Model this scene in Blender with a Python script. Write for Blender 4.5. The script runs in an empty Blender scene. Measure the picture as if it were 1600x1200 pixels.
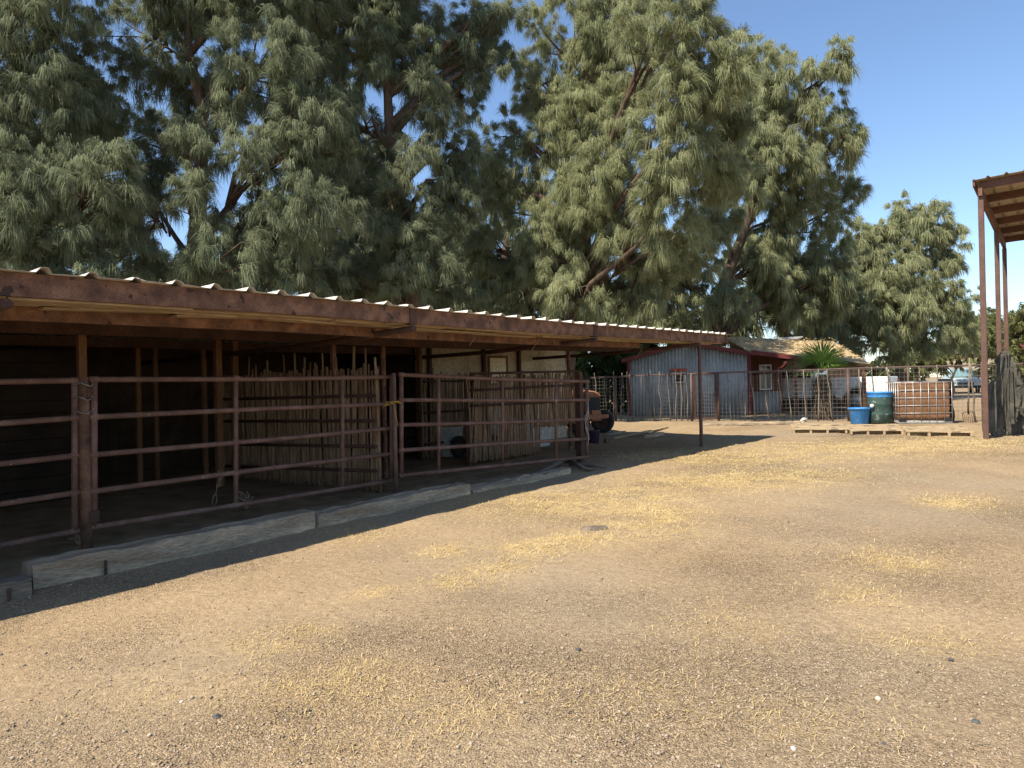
import bpy, bmesh, math, random
import numpy as np
from mathutils import Vector, Matrix, noise as mnoise

# ------------------------------------------------------------------ camera, sky, sun, exposure
scene = bpy.context.scene
COL = scene.collection
F, CX, CY = 1110.0, 800.0, 600.0          # focal length and centre in photograph pixels
CAMH, PITCH, ROLL = 1.4, math.atan(2.0 / F), 0.0215
SUN_TO = Vector((-1.31, -1.09, 2.2)).normalized()
SUN_STRENGTH, SKY_STRENGTH, EXPOSURE = 4.4, 0.112, 0.92

FWD = Vector((0, math.cos(PITCH), math.sin(PITCH)))
UP0 = Vector((0, -math.sin(PITCH), math.cos(PITCH)))
RT0 = Vector((1, 0, 0))
RIMG = RT0 * math.cos(ROLL) - UP0 * math.sin(ROLL)
UIMG = RT0 * math.sin(ROLL) + UP0 * math.cos(ROLL)
CAM = Vector((0, 0, CAMH))

cd = bpy.data.cameras.new("camera")
cam = bpy.data.objects.new("camera", cd)
COL.objects.link(cam)
cd.sensor_width = 36.0
cd.lens = F / 1600.0 * 36.0
cd.clip_start, cd.clip_end = 0.05, 2000.0
mw = Matrix((RIMG, UIMG, -FWD)).transposed().to_4x4()
mw.translation = CAM
cam.matrix_world = mw
scene.camera = cam

world = bpy.data.worlds.new("World")
scene.world = world
world.use_nodes = True
wn = world.node_tree
sky = wn.nodes.new("ShaderNodeTexSky")
sky.sky_type = 'NISHITA'
sky.sun_disc = False
sky.sun_elevation = math.asin(SUN_TO.z)
sky.sun_rotation = math.atan2(SUN_TO.x, SUN_TO.y)
sky.altitude = 300
sky.air_density, sky.dust_density, sky.ozone_density = 1.0, 0.2, 3.6
bg = wn.nodes["Background"]
bg.inputs["Strength"].default_value = SKY_STRENGTH
wn.links.new(sky.outputs[0], bg.inputs["Color"])

sd = bpy.data.lights.new("sun", 'SUN')
sd.energy, sd.angle, sd.color = SUN_STRENGTH, math.radians(0.53), (1.0, 0.925, 0.80)
sun = bpy.data.objects.new("sun", sd)
COL.objects.link(sun)
sun.rotation_euler = SUN_TO.to_track_quat('Z', 'Y').to_euler()

scene.view_settings.view_transform = 'Standard'
scene.view_settings.look = 'None'
scene.view_settings.exposure = EXPOSURE
scene.view_settings.gamma = 1.0
scene.view_settings.use_curve_mapping = False
scene.render.engine = 'CYCLES'
scene.cycles.max_bounces = 6
scene.cycles.diffuse_bounces = 3
scene.cycles.transmission_bounces = 4
scene.cycles.transparent_max_bounces = 6

# ------------------------------------------------------------------ measuring helpers
def sstep(a, b, x):
    t = min(1.0, max(0.0, (x - a) / (b - a)))
    return t * t * (3 - 2 * t)

def gz(x, y):                              # smooth height of the yard: it rises gently towards the wire fence
    return 0.12 * sstep(4, 11, y) + 0.13 * sstep(18.7, 22.2, y + 0.47 * x)

def ray(px, py):
    return FWD + RIMG * ((px - CX) / F) + UIMG * ((CY - py) / F)

def at(px, py, Y):                         # the point seen at a photo position, Y metres ahead
    r = ray(px, py)
    return CAM + r * (Y / r.y)

def G(px, py):                             # the ground point seen at a photo position
    r = ray(px, py)
    t = 3.0
    for _ in range(60):
        p = CAM + r * t
        t += 0.6 * (p.z - gz(p.x, p.y)) / max(-r.z, 0.02)
        t = min(max(t, 1.0), 200)
    p = CAM + r * t
    p.z = gz(p.x, p.y)
    return p

def gp(x, y, dz=0.0):
    return Vector((x, y, gz(x, y) + dz))

# barn coordinates: s along the eave, d inwards
VP = 1680.0
U2 = Vector(((VP - CX) / F, 1.0, 0)).normalized()
M2 = Vector((-U2.y, U2.x, 0))
Y0 = 4.8
P0 = Vector((-CX / F * Y0, Y0, 0))

def B(s, d, z):
    p = P0 + U2 * s + M2 * d
    return Vector((p.x, p.y, z))

def BP(px, py, d):                         # (s, z) where a photo position meets the vertical plane d behind the eave
    r = ray(px, py)
    o = P0 + M2 * d - CAM
    t = o.dot(M2) / r.dot(M2)
    p = CAM + r * t
    return (p - P0).dot(U2), p.z

R = random.Random(7)
NR = np.random.default_rng(7)

# ------------------------------------------------------------------ materials
def nt(name):
    m = bpy.data.materials.new(name)
    m.use_nodes = True
    t = m.node_tree
    return m, t, t.nodes["Principled BSDF"]

def lin(c):
    return (*c, 1.0)

def mottle(name, c1, c2, scale=4.0, c3=None, fine=40.0, rough=0.8, metal=0.0, bump=0.15, stretch=(1, 1, 1), spec=0.3, contrast=0.25, bdist=0.01, along=None):
    """two or three real colours broken up by noise at two sizes, with a little bump"""
    m, t, b = nt(name)
    N, L = t.nodes, t.links
    tc = N.new("ShaderNodeTexCoord")
    mp = N.new("ShaderNodeMapping")
    mp.inputs["Scale"].default_value = stretch
    if along is not None:                    # grain that runs along a direction in plan
        mp.vector_type = 'TEXTURE'
        mp.inputs["Rotation"].default_value = (0, 0, along)
    L.new(tc.outputs["Object"], mp.inputs["Vector"])
    n1 = N.new("ShaderNodeTexNoise"); n1.inputs["Scale"].default_value = scale; n1.inputs["Detail"].default_value = 6
    n2 = N.new("ShaderNodeTexNoise"); n2.inputs["Scale"].default_value = fine; n2.inputs["Detail"].default_value = 4
    L.new(mp.outputs[0], n1.inputs["Vector"]); L.new(mp.outputs[0], n2.inputs["Vector"])
    r1 = N.new("ShaderNodeValToRGB")
    e = r1.color_ramp.elements
    e[0].position, e[1].position = 0.5 - contrast, 0.5 + contrast
    e[0].color, e[1].color = lin(c1), lin(c2)
    if c3:
        k = e.new(0.5); k.color = lin(c3)
    L.new(n1.outputs["Fac"], r1.inputs["Fac"])
    mx = N.new("ShaderNodeMix"); mx.data_type = 'RGBA'; mx.blend_type = 'MULTIPLY'; mx.inputs["Factor"].default_value = 0.75
    r2 = N.new("ShaderNodeValToRGB")
    r2.color_ramp.elements[0].position, r2.color_ramp.elements[1].position = 0.3, 0.7
    r2.color_ramp.elements[0].color, r2.color_ramp.elements[1].color = (0.6, 0.6, 0.6, 1), (1.25, 1.25, 1.25, 1)
    L.new(n2.outputs["Fac"], r2.inputs["Fac"])
    L.new(r1.outputs[0], mx.inputs["A"]); L.new(r2.outputs[0], mx.inputs["B"])
    L.new(mx.outputs["Result"], b.inputs["Base Color"])
    b.inputs["Roughness"].default_value = rough
    b.inputs["Metallic"].default_value = metal
    b.inputs["Specular IOR Level"].default_value = spec
    bp = N.new("ShaderNodeBump"); bp.inputs["Strength"].default_value = bump; bp.inputs["Distance"].default_value = bdist
    L.new(n2.outputs["Fac"], bp.inputs["Height"]); L.new(bp.outputs[0], b.inputs["Normal"])
    return m

def leafmat(name, c1, c2, c3, scale=1.1, trans=0.45):
    m, t, b = nt(name)
    N, L = t.nodes, t.links
    tc = N.new("ShaderNodeTexCoord")
    n1 = N.new("ShaderNodeTexNoise"); n1.inputs["Scale"].default_value = scale; n1.inputs["Detail"].default_value = 5; n1.inputs["Roughness"].default_value = 0.7
    L.new(tc.outputs["Object"], n1.inputs["Vector"])
    ge = N.new("ShaderNodeNewGeometry")
    ad = N.new("ShaderNodeMath"); ad.operation = 'MULTIPLY_ADD'
    L.new(ge.outputs["Random Per Island"], ad.inputs[0]); ad.inputs[1].default_value = 0.26
    L.new(n1.outputs["Fac"], ad.inputs[2])
    r1 = N.new("ShaderNodeValToRGB"); e = r1.color_ramp.elements
    e[0].position, e[1].position = 0.38, 0.86
    e[0].color, e[1].color = lin(c1), lin(c3)
    k = e.new(0.62); k.color = lin(c2)
    L.new(ad.outputs[0], r1.inputs["Fac"])
    L.new(r1.outputs[0], b.inputs["Base Color"])
    b.inputs["Roughness"].default_value = 0.75
    b.inputs["Specular IOR Level"].default_value = 0.15
    tr = N.new("ShaderNodeBsdfTranslucent"); L.new(r1.outputs[0], tr.inputs["Color"])
    ms = N.new("ShaderNodeMixShader"); ms.inputs[0].default_value = trans
    L.new(b.outputs[0], ms.inputs[1]); L.new(tr.outputs[0], ms.inputs[2])
    L.new(ms.outputs[0], N["Material Output"].inputs["Surface"])
    return m

GRAIN = math.atan2(U2.y, U2.x)          # boards and timbers run along the shelter
M = {}
M['gate'] = mottle('gate_paint', (0.12, 0.066, 0.047), (0.25, 0.15, 0.112), 6, fine=70, rough=0.75, c3=(0.172, 0.092, 0.067))
def chips(m, c, scale, thr):
    """pale droppings and bare spots with shapes of their own over a painted surface"""
    t = m.node_tree; N, L = t.nodes, t.links; b = N['Principled BSDF']
    old = b.inputs['Base Color'].links[0].from_socket
    tc = N.new('ShaderNodeTexCoord'); n = N.new('ShaderNodeTexNoise'); n.inputs['Scale'].default_value = scale; n.inputs['Detail'].default_value = 3
    L.new(tc.outputs['Object'], n.inputs['Vector'])
    r = N.new('ShaderNodeValToRGB'); r.color_ramp.elements[0].position = thr; r.color_ramp.elements[1].position = thr + .02
    L.new(n.outputs['Fac'], r.inputs['Fac'])
    x = N.new('ShaderNodeMix'); x.data_type = 'RGBA'; x.inputs['B'].default_value = lin(c)
    L.new(old, x.inputs['A']); L.new(r.outputs[0], x.inputs['Factor']); L.new(x.outputs['Result'], b.inputs['Base Color'])
chips(M['gate'], (0.42, 0.36, 0.3), 26, .70)
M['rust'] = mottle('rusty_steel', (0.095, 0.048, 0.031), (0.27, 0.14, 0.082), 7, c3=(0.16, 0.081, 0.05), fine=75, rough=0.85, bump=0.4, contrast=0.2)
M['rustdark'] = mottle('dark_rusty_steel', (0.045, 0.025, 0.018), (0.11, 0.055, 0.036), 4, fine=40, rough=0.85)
M['post'] = mottle('painted_pipe', (0.088, 0.048, 0.036), (0.155, 0.083, 0.06), 4, fine=50, rough=0.6)
M['fencepipe'] = mottle('weathered_fence_pipe', (0.075, 0.048, 0.04), (0.15, 0.095, 0.078), 4, fine=50, rough=0.7)
M['roof'] = mottle('dusty_tin_roof', (0.45, 0.40, 0.33), (0.66, 0.62, 0.55), 2, fine=25, rough=0.55, metal=0.0, c3=(0.6, 0.54, 0.45))
M['plank'] = mottle('weathered_deck_boards', (0.26, 0.18, 0.11), (0.60, 0.46, 0.30), 6, fine=45, stretch=(6, 1, 1), along=GRAIN, rough=0.9)
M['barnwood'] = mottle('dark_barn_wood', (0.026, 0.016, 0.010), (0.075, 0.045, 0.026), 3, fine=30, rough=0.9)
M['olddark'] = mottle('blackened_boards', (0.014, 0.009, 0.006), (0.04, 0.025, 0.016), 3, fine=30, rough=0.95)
M['brownwood'] = mottle('brown_post_wood', (0.13, 0.06, 0.03), (0.24, 0.12, 0.06), 4, fine=40, stretch=(3, 3, .4), rough=0.9)
M['stick'] = mottle('dry_sticks', (0.14, 0.08, 0.047), (0.42, 0.275, 0.165), 9, fine=70, stretch=(2, 2, .3), rough=0.95, c3=(0.27, 0.17, 0.10))
M['greywood'] = mottle('grey_timber', (0.24, 0.15, 0.08), (0.70, 0.51, 0.31), 7, fine=80, rough=0.95, bump=1.0, c3=(0.36, 0.285, 0.195), stretch=(5, 1, 1), along=GRAIN, bdist=0.02)
M['darktimber'] = mottle('dark_timber', (0.09, 0.065, 0.045), (0.26, 0.20, 0.145), 7, fine=55, rough=0.95, bump=0.9, stretch=(9, 1, 1), along=GRAIN, bdist=0.02)
M['pallet'] = mottle('sunbleached_pallet', (0.30, 0.215, 0.12), (0.52, 0.40, 0.25), 3, fine=30, stretch=(1, 3, 3), rough=0.9, c3=(0.42, 0.31, 0.18))
M['branch'] = mottle('fence_branches', (0.11, 0.088, 0.062), (0.28, 0.23, 0.17), 6, fine=50, rough=0.95)
M['bark'] = mottle('tree_bark', (0.05, 0.034, 0.025), (0.16, 0.105, 0.072), 4, fine=18, stretch=(2, 2, .5), rough=0.95, bump=0.6, bdist=0.03)
M['beige'] = mottle('stained_beige_panel', (0.33, 0.27, 0.18), (0.50, 0.43, 0.31), 1.6, fine=14, rough=0.85, c3=(0.45, 0.38, 0.27))
M['cream'] = mottle('cream_board', (0.70, 0.62, 0.45), (0.8, 0.73, 0.56), 3, fine=20, rough=0.7)
M['steel'] = mottle('galvanised_steel', (0.27, 0.265, 0.245), (0.48, 0.47, 0.435), 1.6, fine=20, rough=0.65, metal=0.0, c3=(0.38, 0.37, 0.345), stretch=(1.5, 1.5, .4))
M['wire'] = mottle('fence_wire', (0.22, 0.2, 0.18), (0.34, 0.31, 0.28), 3, rough=0.5, metal=0.4)
M['redtrim'] = mottle('red_trim', (0.11, 0.022, 0.02), (0.17, 0.036, 0.03), 3, fine=30, rough=0.7)
M['redwall'] = mottle('red_brown_siding', (0.12, 0.05, 0.03), (0.20, 0.085, 0.05), 3, fine=30, stretch=(4, 4, .5), rough=0.85)
M['litter'] = mottle('leaf_litter_roof', (0.34, 0.24, 0.12), (0.58, 0.44, 0.25), 1.8, fine=14, rough=1.0, bump=0.8, bdist=0.04, c3=(0.48, 0.35, 0.19))
M['white'] = mottle('white_paint', (0.70, 0.70, 0.68), (0.8, 0.8, 0.78), 2, fine=25, rough=0.4, spec=0.5)
M['offwhite'] = mottle('dull_white_plastic', (0.42, 0.41, 0.37), (0.58, 0.57, 0.52), 3, fine=20, rough=0.6)
M['black'] = mottle('black_plastic', (0.015, 0.015, 0.015), (0.03, 0.03, 0.03), 4, rough=0.6)
M['rubber'] = mottle('tyre_rubber', (0.02, 0.019, 0.018), (0.045, 0.04, 0.036), 6, rough=0.9)
M['blue'] = mottle('blue_plastic', (0.045, 0.21, 0.50), (0.07, 0.28, 0.60), 3, fine=25, rough=0.45)
M['green'] = mottle('green_barrel_plastic', (0.03, 0.058, 0.046), (0.06, 0.098, 0.08), 3, fine=20, rough=0.55)
M['brownliq'] = mottle('brown_tote_plastic', (0.165, 0.08, 0.036), (0.245, 0.125, 0.06), 2.5, fine=16, rough=0.35, spec=0.5)
M['cage'] = mottle('tote_cage', (0.36, 0.355, 0.34), (0.5, 0.49, 0.47), 3, rough=0.4, metal=0.4)
M['tarp'] = mottle('faded_tarp', (0.04, 0.038, 0.030), (0.16, 0.138, 0.105), 4, fine=30, rough=0.85, c3=(0.085, 0.08, 0.064))
M['purple'] = mottle('dark_purple_plastic', (0.05, 0.03, 0.05), (0.08, 0.05, 0.08), 4, rough=0.5)
M['tractor'] = mottle('rusty_orange_paint', (0.25, 0.10, 0.05), (0.50, 0.24, 0.13), 5, fine=40, rough=0.85, c3=(0.38, 0.17, 0.085))
M['bone'] = mottle('bleached_bone', (0.55, 0.48, 0.38), (0.75, 0.68, 0.56), 6, rough=0.8)
M['stone_dark'] = mottle('dark_stone', (0.06, 0.06, 0.06), (0.13, 0.125, 0.12), 20, fine=90, rough=0.9)
M['stone_pale'] = mottle('pale_stone', (0.45, 0.40, 0.34), (0.65, 0.6, 0.54), 20, fine=90, rough=0.9)
M['twine'] = mottle('yellow_twine', (0.6, 0.42, 0.03), (0.75, 0.55, 0.08), 8, rough=0.8)
M['rope'] = mottle('grey_white_rope', (0.34, 0.32, 0.29), (0.5, 0.47, 0.43), 8, rough=0.9)
M['redlamp'] = mottle('red_lens', (0.3, 0.02, 0.02), (0.4, 0.03, 0.03), 4, rough=0.3)
M['carport_tin'] = mottle('carport_sheet', (0.30, 0.24, 0.17), (0.48, 0.40, 0.30), 2.2, fine=18, rough=0.7)
M['carport_steel'] = mottle('carport_purlin', (0.10, 0.05, 0.035), (0.17, 0.085, 0.06), 3, fine=40, rough=0.75)
M['dryweed'] = mottle('dry_weed', (0.28, 0.2, 0.12), (0.42, 0.32, 0.2), 8, rough=0.95)
M['redroof'] = mottle('red_roof_sheet', (0.22, 0.05, 0.045), (0.3, 0.08, 0.07), 2, rough=0.7)
M['paleteal'] = mottle('pale_car_paint', (0.45, 0.52, 0.5), (0.5, 0.57, 0.55), 2, rough=0.35, spec=0.5)
M['cloth_red'] = mottle('faded_red_board', (0.35, 0.06, 0.035), (0.45, 0.09, 0.05), 4, rough=0.8)

def glassmat(name, c, rough=0.08):
    m, t, b = nt(name)
    b.inputs["Base Color"].default_value = lin(c)
    b.inputs["Roughness"].default_value = rough
    b.inputs["Specular IOR Level"].default_value = 0.8
    return m
M['glass'] = glassmat('dark_window_glass', (0.03, 0.035, 0.04))
M['tealglass'] = glassmat('teal_windscreen', (0.16, 0.26, 0.27), 0.1)

# foliage
M['leaf_a'] = leafmat('tamarisk_grey_green', (0.12, 0.146, 0.085), (0.21, 0.236, 0.138), (0.30, 0.32, 0.19))
M['leaf_b'] = leafmat('tamarisk_pale_green', (0.195, 0.215, 0.112), (0.31, 0.328, 0.175), (0.42, 0.425, 0.235))
M['leaf_c'] = leafmat('yellowish_scrub_green', (0.10, 0.11, 0.04), (0.19, 0.2, 0.075), (0.28, 0.27, 0.11))
M['leaf_d'] = leafmat('dark_shrub_green', (0.03, 0.05, 0.02), (0.07, 0.1, 0.035), (0.14, 0.17, 0.05))
M['palmleaf'] = leafmat('palm_leaf', (0.07, 0.13, 0.025), (0.12, 0.21, 0.04), (0.2, 0.3, 0.07), scale=3, trans=0.3)
M['thatch'] = mottle('palm_thatch', (0.06, 0.045, 0.03), (0.14, 0.105, 0.07), 6, fine=40, stretch=(3, 3, .5), rough=1.0)
M['straw'] = leafmat('straw', (0.36, 0.25, 0.10), (0.56, 0.41, 0.18), (0.70, 0.55, 0.28), scale=3, trans=0.15)
M['pebble'] = leafmat('pebbles', (0.17, 0.125, 0.085), (0.31, 0.235, 0.16), (0.50, 0.42, 0.32), scale=30, trans=0.0)
M['roofleaf'] = leafmat('dry_leaf', (0.38, 0.27, 0.14), (0.55, 0.42, 0.24), (0.68, 0.55, 0.35), scale=3, trans=0.2)

chips(M['rust'], (0.05, 0.03, 0.025), 9, .64)
chips(M['green'], (0.16, 0.19, 0.17), 7, .62)
chips(M['blue'], (0.16, 0.3, 0.5), 9, .66)
chips(M['pallet'], (0.2, 0.15, 0.095), 5, .6)

# ------------------------------------------------------------------ mesh helpers
def tag(o, label=None, cat=None, group=None, kind=None):
    if label: o["label"] = label
    if cat: o["category"] = cat
    if group: o["group"] = group
    if kind: o["kind"] = kind
    return o

def thing(name, loc, label, cat, group=None):
    o = bpy.data.objects.new(name, None)
    o.empty_display_size = 0.2
    COL.objects.link(o)
    o.location = loc
    return tag(o, label, cat, group)

def origin_of(o):
    while o.parent is not None:
        o = o.parent
    return o.location.copy()

def link_mesh(name, me, mat, parent=None, loc=None):
    o = bpy.data.objects.new(name, me)
    COL.objects.link(o)
    if mat is not None:
        for m_ in (mat if isinstance(mat, (list, tuple)) else [mat]):
            me.materials.append(m_)
    if parent is not None:
        o.parent = parent
    elif loc is not None:
        o.location = loc
    return o

class MB:
    """collects shapes given in world metres and links them as one mesh object"""
    def __init__(self):
        self.v, self.f, self.sm = [], [], []
    def add(self, vs, fs, smooth=False):
        k = len(self.v)
        self.v += [Vector(p) for p in vs]
        self.f += [tuple(i + k for i in f) for f in fs]
        self.sm += [smooth] * len(fs)
        return self
    def hexa(self, a):                      # eight corners: bottom four, top four
        return self.add(a, [(3, 2, 1, 0), (4, 5, 6, 7), (0, 1, 5, 4), (1, 2, 6, 5), (2, 3, 7, 6), (3, 0, 4, 7)])
    def box(self, c, sx, sy, sz, ax=(1, 0, 0), up=(0, 0, 1)):
        ax = Vector(ax).normalized(); up = Vector(up).normalized(); ay = up.cross(ax).normalized()
        c = Vector(c); a = ax * sx / 2; b = ay * sy / 2; h = up * sz / 2
        return self.hexa([c - a - b - h, c + a - b - h, c + a + b - h, c - a + b - h,
                          c - a - b + h, c + a - b + h, c + a + b + h, c - a + b + h])
    def bar(self, p, q, w, h, up=(0, 0, 1)):  # a rectangular bar from p to q
        p, q = Vector(p), Vector(q)
        ax = (q - p).normalized(); up = Vector(up)
        sd_ = up.cross(ax)
        if sd_.length < 1e-4: sd_ = Vector((1, 0, 0)).cross(ax)
        sd_.normalize(); u2 = ax.cross(sd_).normalized()
        a = sd_ * w / 2; b = u2 * h / 2
        return self.hexa([p - a - b, p + a - b, q + a - b, q - a - b, p - a + b, p + a + b, q + a + b, q - a + b])
    def tube(self, pts, rad, n=8, caps=True):
        pts = [Vector(p) for p in pts]
        if not isinstance(rad, (list, tuple)): rad = [rad] * len(pts)
        vs, fs = [], []
        prev = None
        for i, p in enumerate(pts):
            t = (pts[min(i + 1, len(pts) - 1)] - pts[max(i - 1, 0)])
            t = t.normalized() if t.length > 1e-9 else Vector((0, 0, 1))
            if prev is None:
                a = Vector((0, 0, 1)).cross(t)
                if a.length < 0.05: a = Vector((1, 0, 0)).cross(t)
            else:
                a = prev - t * prev.dot(t)
                if a.length < 1e-6: a = Vector((1, 0, 0)).cross(t)
            a.normalize(); b = t.cross(a); prev = a
            for k in range(n):
                w = 2 * math.pi * k / n
                vs.append(p + (a * math.cos(w) + b * math.sin(w)) * rad[i])
        for i in range(len(pts) - 1):
            for k in range(n):
                k2 = (k + 1) % n
                fs.append((i * n + k, i * n + k2, (i + 1) * n + k2, (i + 1) * n + k))
        self.add(vs, fs, n > 4)
        if caps:
            k0 = len(self.v) - len(vs)
            self.f += [tuple(k0 + k for k in reversed(range(n))), tuple(k0 + (len(pts) - 1) * n + k for k in range(n))]
            self.sm += [False, False]
        return self
    def lathe(self, c, prof, n=24, ax=(0, 0, 1), caps=True):  # profile of (radius, height along ax)
        c = Vector(c); ax = Vector(ax).normalized()
        a = ax.cross(Vector((0, 0, 1)))
        if a.length < 0.05: a = ax.cross(Vector((1, 0, 0)))
        a.normalize(); b = ax.cross(a)
        vs, fs = [], []
        for r, h in prof:
            for k in range(n):
                w = 2 * math.pi * k / n
                vs.append(c + ax * h + (a * math.cos(w) + b * math.sin(w)) * r)
        for i in range(len(prof) - 1):
            for k in range(n):
                k2 = (k + 1) % n
                fs.append((i * n + k, i * n + k2, (i + 1) * n + k2, (i + 1) * n + k))
        k0 = len(self.v)
        self.add(vs, fs, True)
        if caps:
            if prof[0][0] > 1e-4: self.f.append(tuple(k0 + k for k in reversed(range(n)))); self.sm.append(False)
            if prof[-1][0] > 1e-4: self.f.append(tuple(k0 + (len(prof) - 1) * n + k for k in range(n))); self.sm.append(False)
        return self
    def prism(self, poly, off):             # a closed outline pushed along off
        n = len(poly); off = Vector(off)
        poly = [Vector(p) for p in poly]
        vs = poly + [p + off for p in poly]
        fs = [tuple(reversed(range(n))), tuple(range(n, 2 * n))]
        fs += [(i, (i + 1) % n, (i + 1) % n + n, i + n) for i in range(n)]
        return self.add(vs, fs)
    def build(self, name, mat, parent=None, loc=None, bevel=0.0, solid=0.0):
        o0 = origin_of(parent) if parent is not None else (Vector(loc) if loc is not None else Vector((0, 0, 0)))
        me = bpy.data.meshes.new(name)
        me.from_pydata([tuple(p - o0) for p in self.v], [], self.f)
        me.polygons.foreach_set("use_smooth", self.sm)
        me.update()
        bm = bmesh.new(); bm.from_mesh(me)
        bmesh.ops.recalc_face_normals(bm, faces=bm.faces)
        bm.to_mesh(me); bm.free()
        o = link_mesh(name, me, mat, parent, loc)
        if bevel:
            md = o.modifiers.new("bevel", 'BEVEL'); md.width = bevel; md.segments = 2; md.limit_method = 'ANGLE'
        if solid:
            md = o.modifiers.new("solid", 'SOLIDIFY'); md.thickness = solid
        return o

def np_mesh(name, verts, quads, tris, mat, parent=None, loc=None, smooth=False):
    """large meshes straight from arrays"""
    o0 = np.array(origin_of(parent) if parent is not None else (loc if loc is not None else (0, 0, 0)), dtype=np.float32)
    v = (verts - o0).astype(np.float32)
    me = bpy.data.meshes.new(name)
    me.vertices.add(len(v)); me.vertices.foreach_set("co", v.ravel())
    nq = 0 if quads is None else len(quads); ntri = 0 if tris is None else len(tris)
    li = []
    if nq: li.append(quads.ravel())
    if ntri: li.append(tris.ravel())
    li = np.concatenate(li).astype(np.int32)
    me.loops.add(len(li)); me.loops.foreach_set("vertex_index", li)
    st = np.concatenate([np.arange(nq) * 4, nq * 4 + np.arange(ntri) * 3]).astype(np.int32)
    me.polygons.add(nq + ntri)
    me.polygons.foreach_set("loop_start", st)
    me.update(calc_edges=True)
    if smooth: me.polygons.foreach_set("use_smooth", np.ones(nq + ntri, dtype=bool))
    return link_mesh(name, me, mat, parent, loc)

def wob(p, q, n, amp, rng=R):               # a slightly crooked line from p to q
    p, q = Vector(p), Vector(q)
    out = []
    for i in range(n + 1):
        f = i / n
        j = Vector((rng.uniform(-1, 1), rng.uniform(-1, 1), rng.uniform(-.5, .5))) * amp * (1 if 0 < i < n else 0.2)
        out.append(p.lerp(q, f) + j)
    return out

# ------------------------------------------------------------------ the ground
STRAW = [  # photo position and reach of each patch of spilled straw, and how thick it lies
    (715, 908, 60, 12, 1.0), (775, 885, 60, 12, 1.1), (840, 858, 70, 14, 1.2), (910, 845, 60, 10, 1.0), (1000, 825, 90, 22, .7), (1120, 752, 150, 16, 1.1), (1260, 742, 120, 10, .8),
    (1040, 800, 60, 20, .8), (960, 780, 120, 20, .8), (830, 790, 120, 22, .7), (690, 862, 40, 9, 1.0), (565, 835, 40, 10, .9), (480, 1080, 110, 26, .42), (560, 1050, 90, 26, .4),
    (420, 1010, 80, 16, .6), (470, 985, 60, 10, .7), (585, 925, 30, 8, .7), (590, 1150, 160, 30, .28), (700, 1100, 160, 40, .25), (1495, 785, 60, 10, 1.3),
    (1400, 875, 70, 18, .9), (1340, 930, 70, 18, .6), (1440, 1000, 100, 22, .4), (1120, 980, 110, 30, .3), (250, 1080, 110, 40, .15),
    (1050, 712, 140, 10, .7), (1340, 700, 260, 12, .8), (1500, 690, 150, 8, .7), (1180, 720, 160, 10, .7), (980, 1080, 160, 44, .2), (1250, 1120, 160, 40, .2)]
PATCH = []
for (px, py, rx, ry, w) in STRAW:
    c = G(px, py); ex = (G(px + rx, py) - c).length; ey = (G(px, py - ry) - G(px, py + ry)).length / 2
    PATCH.append((c.x, c.y, ex, ey, w))

def bumps(q):                                # trodden surface: hoof dents, low swells and two old wheel ruts beside the shelter
    z = 0.016 * mnoise.noise(q * 0.9) + 0.014 * mnoise.noise(q * 2.7 + Vector((3, 8, 1))) + 0.007 * mnoise.noise(q * 6.5)
    d = (q - P0).dot(M2) + .12 * mnoise.noise(q * .5)
    for c in (-1.75, -3.15):
        e = (d - c) / .15
        z += (-.020 * math.exp(-e * e) + .011 * math.exp(-(abs(e) - 1.7) ** 2 * 2.5)) * (.55 + .6 * mnoise.noise(q * .8 + Vector((0, 0, 5))))
    return z
def grit(q):                                 # how much loose gravel lies on the packed dirt here
    d = (q - P0).dot(M2)
    return min(1.0, max(0.32, .62 + .9 * mnoise.noise(q * .45 + Vector((7, 2, 0))) + .35 * mnoise.noise(q * 1.6) - .25 * sstep(-2.5, -.5, d)))

def graded(lo, hi, a, b, step, grow=1.25):
    xs = list(np.arange(a, b + 1e-6, step))
    s, x = step, a
    left = []
    while x > lo:
        s *= grow; x -= s; left.append(max(x, lo))
    s, x = step, xs[-1]
    right = []
    while x < hi:
        s *= grow; x += s; right.append(min(x, hi))
    return np.array(left[::-1] + xs + right)

xs = graded(-900, 900, -9, 14, 0.11)
ys = graded(-300, 1200, 1.5, 22, 0.11)
nx, ny = len(xs), len(ys)
gv = np.zeros((ny, nx, 3), dtype=np.float64)
stall = np.zeros((ny, nx)); gritm = np.full((ny, nx), .5); smask = np.zeros((ny, nx)); bare = np.zeros((ny, nx))
for j, y in enumerate(ys):
    for i, x in enumerate(xs):
        z = gz(x, y)
        if -12 < x < 18 and -2 < y < 26:
            q = Vector((x, y, 0))
            z += bumps(q)
            gritm[j, i] = grit(q)
            dd_ = (q - P0).dot(M2); ss_ = (q - P0).dot(U2)
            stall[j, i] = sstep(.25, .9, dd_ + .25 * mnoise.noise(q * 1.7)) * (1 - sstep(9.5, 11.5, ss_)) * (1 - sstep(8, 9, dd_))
            w = 0
            for (cx_, cy_, ex, ey, pw) in PATCH:
                dd = ((x - cx_) / ex) ** 2 + ((y - cy_) / ey) ** 2
                if dd < 4: w += pw * math.exp(-1.3 * dd)
            smask[j, i] = min(1.3, max(0, w * (0.8 + 1.5 * mnoise.noise(q * 2.6))))
        gv[j, i] = (x, y, z)
idx = np.arange(nx * ny).reshape(ny, nx)
quads = np.stack([idx[:-1, :-1], idx[:-1, 1:], idx[1:, 1:], idx[1:, :-1]], -1).reshape(-1, 4)

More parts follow.
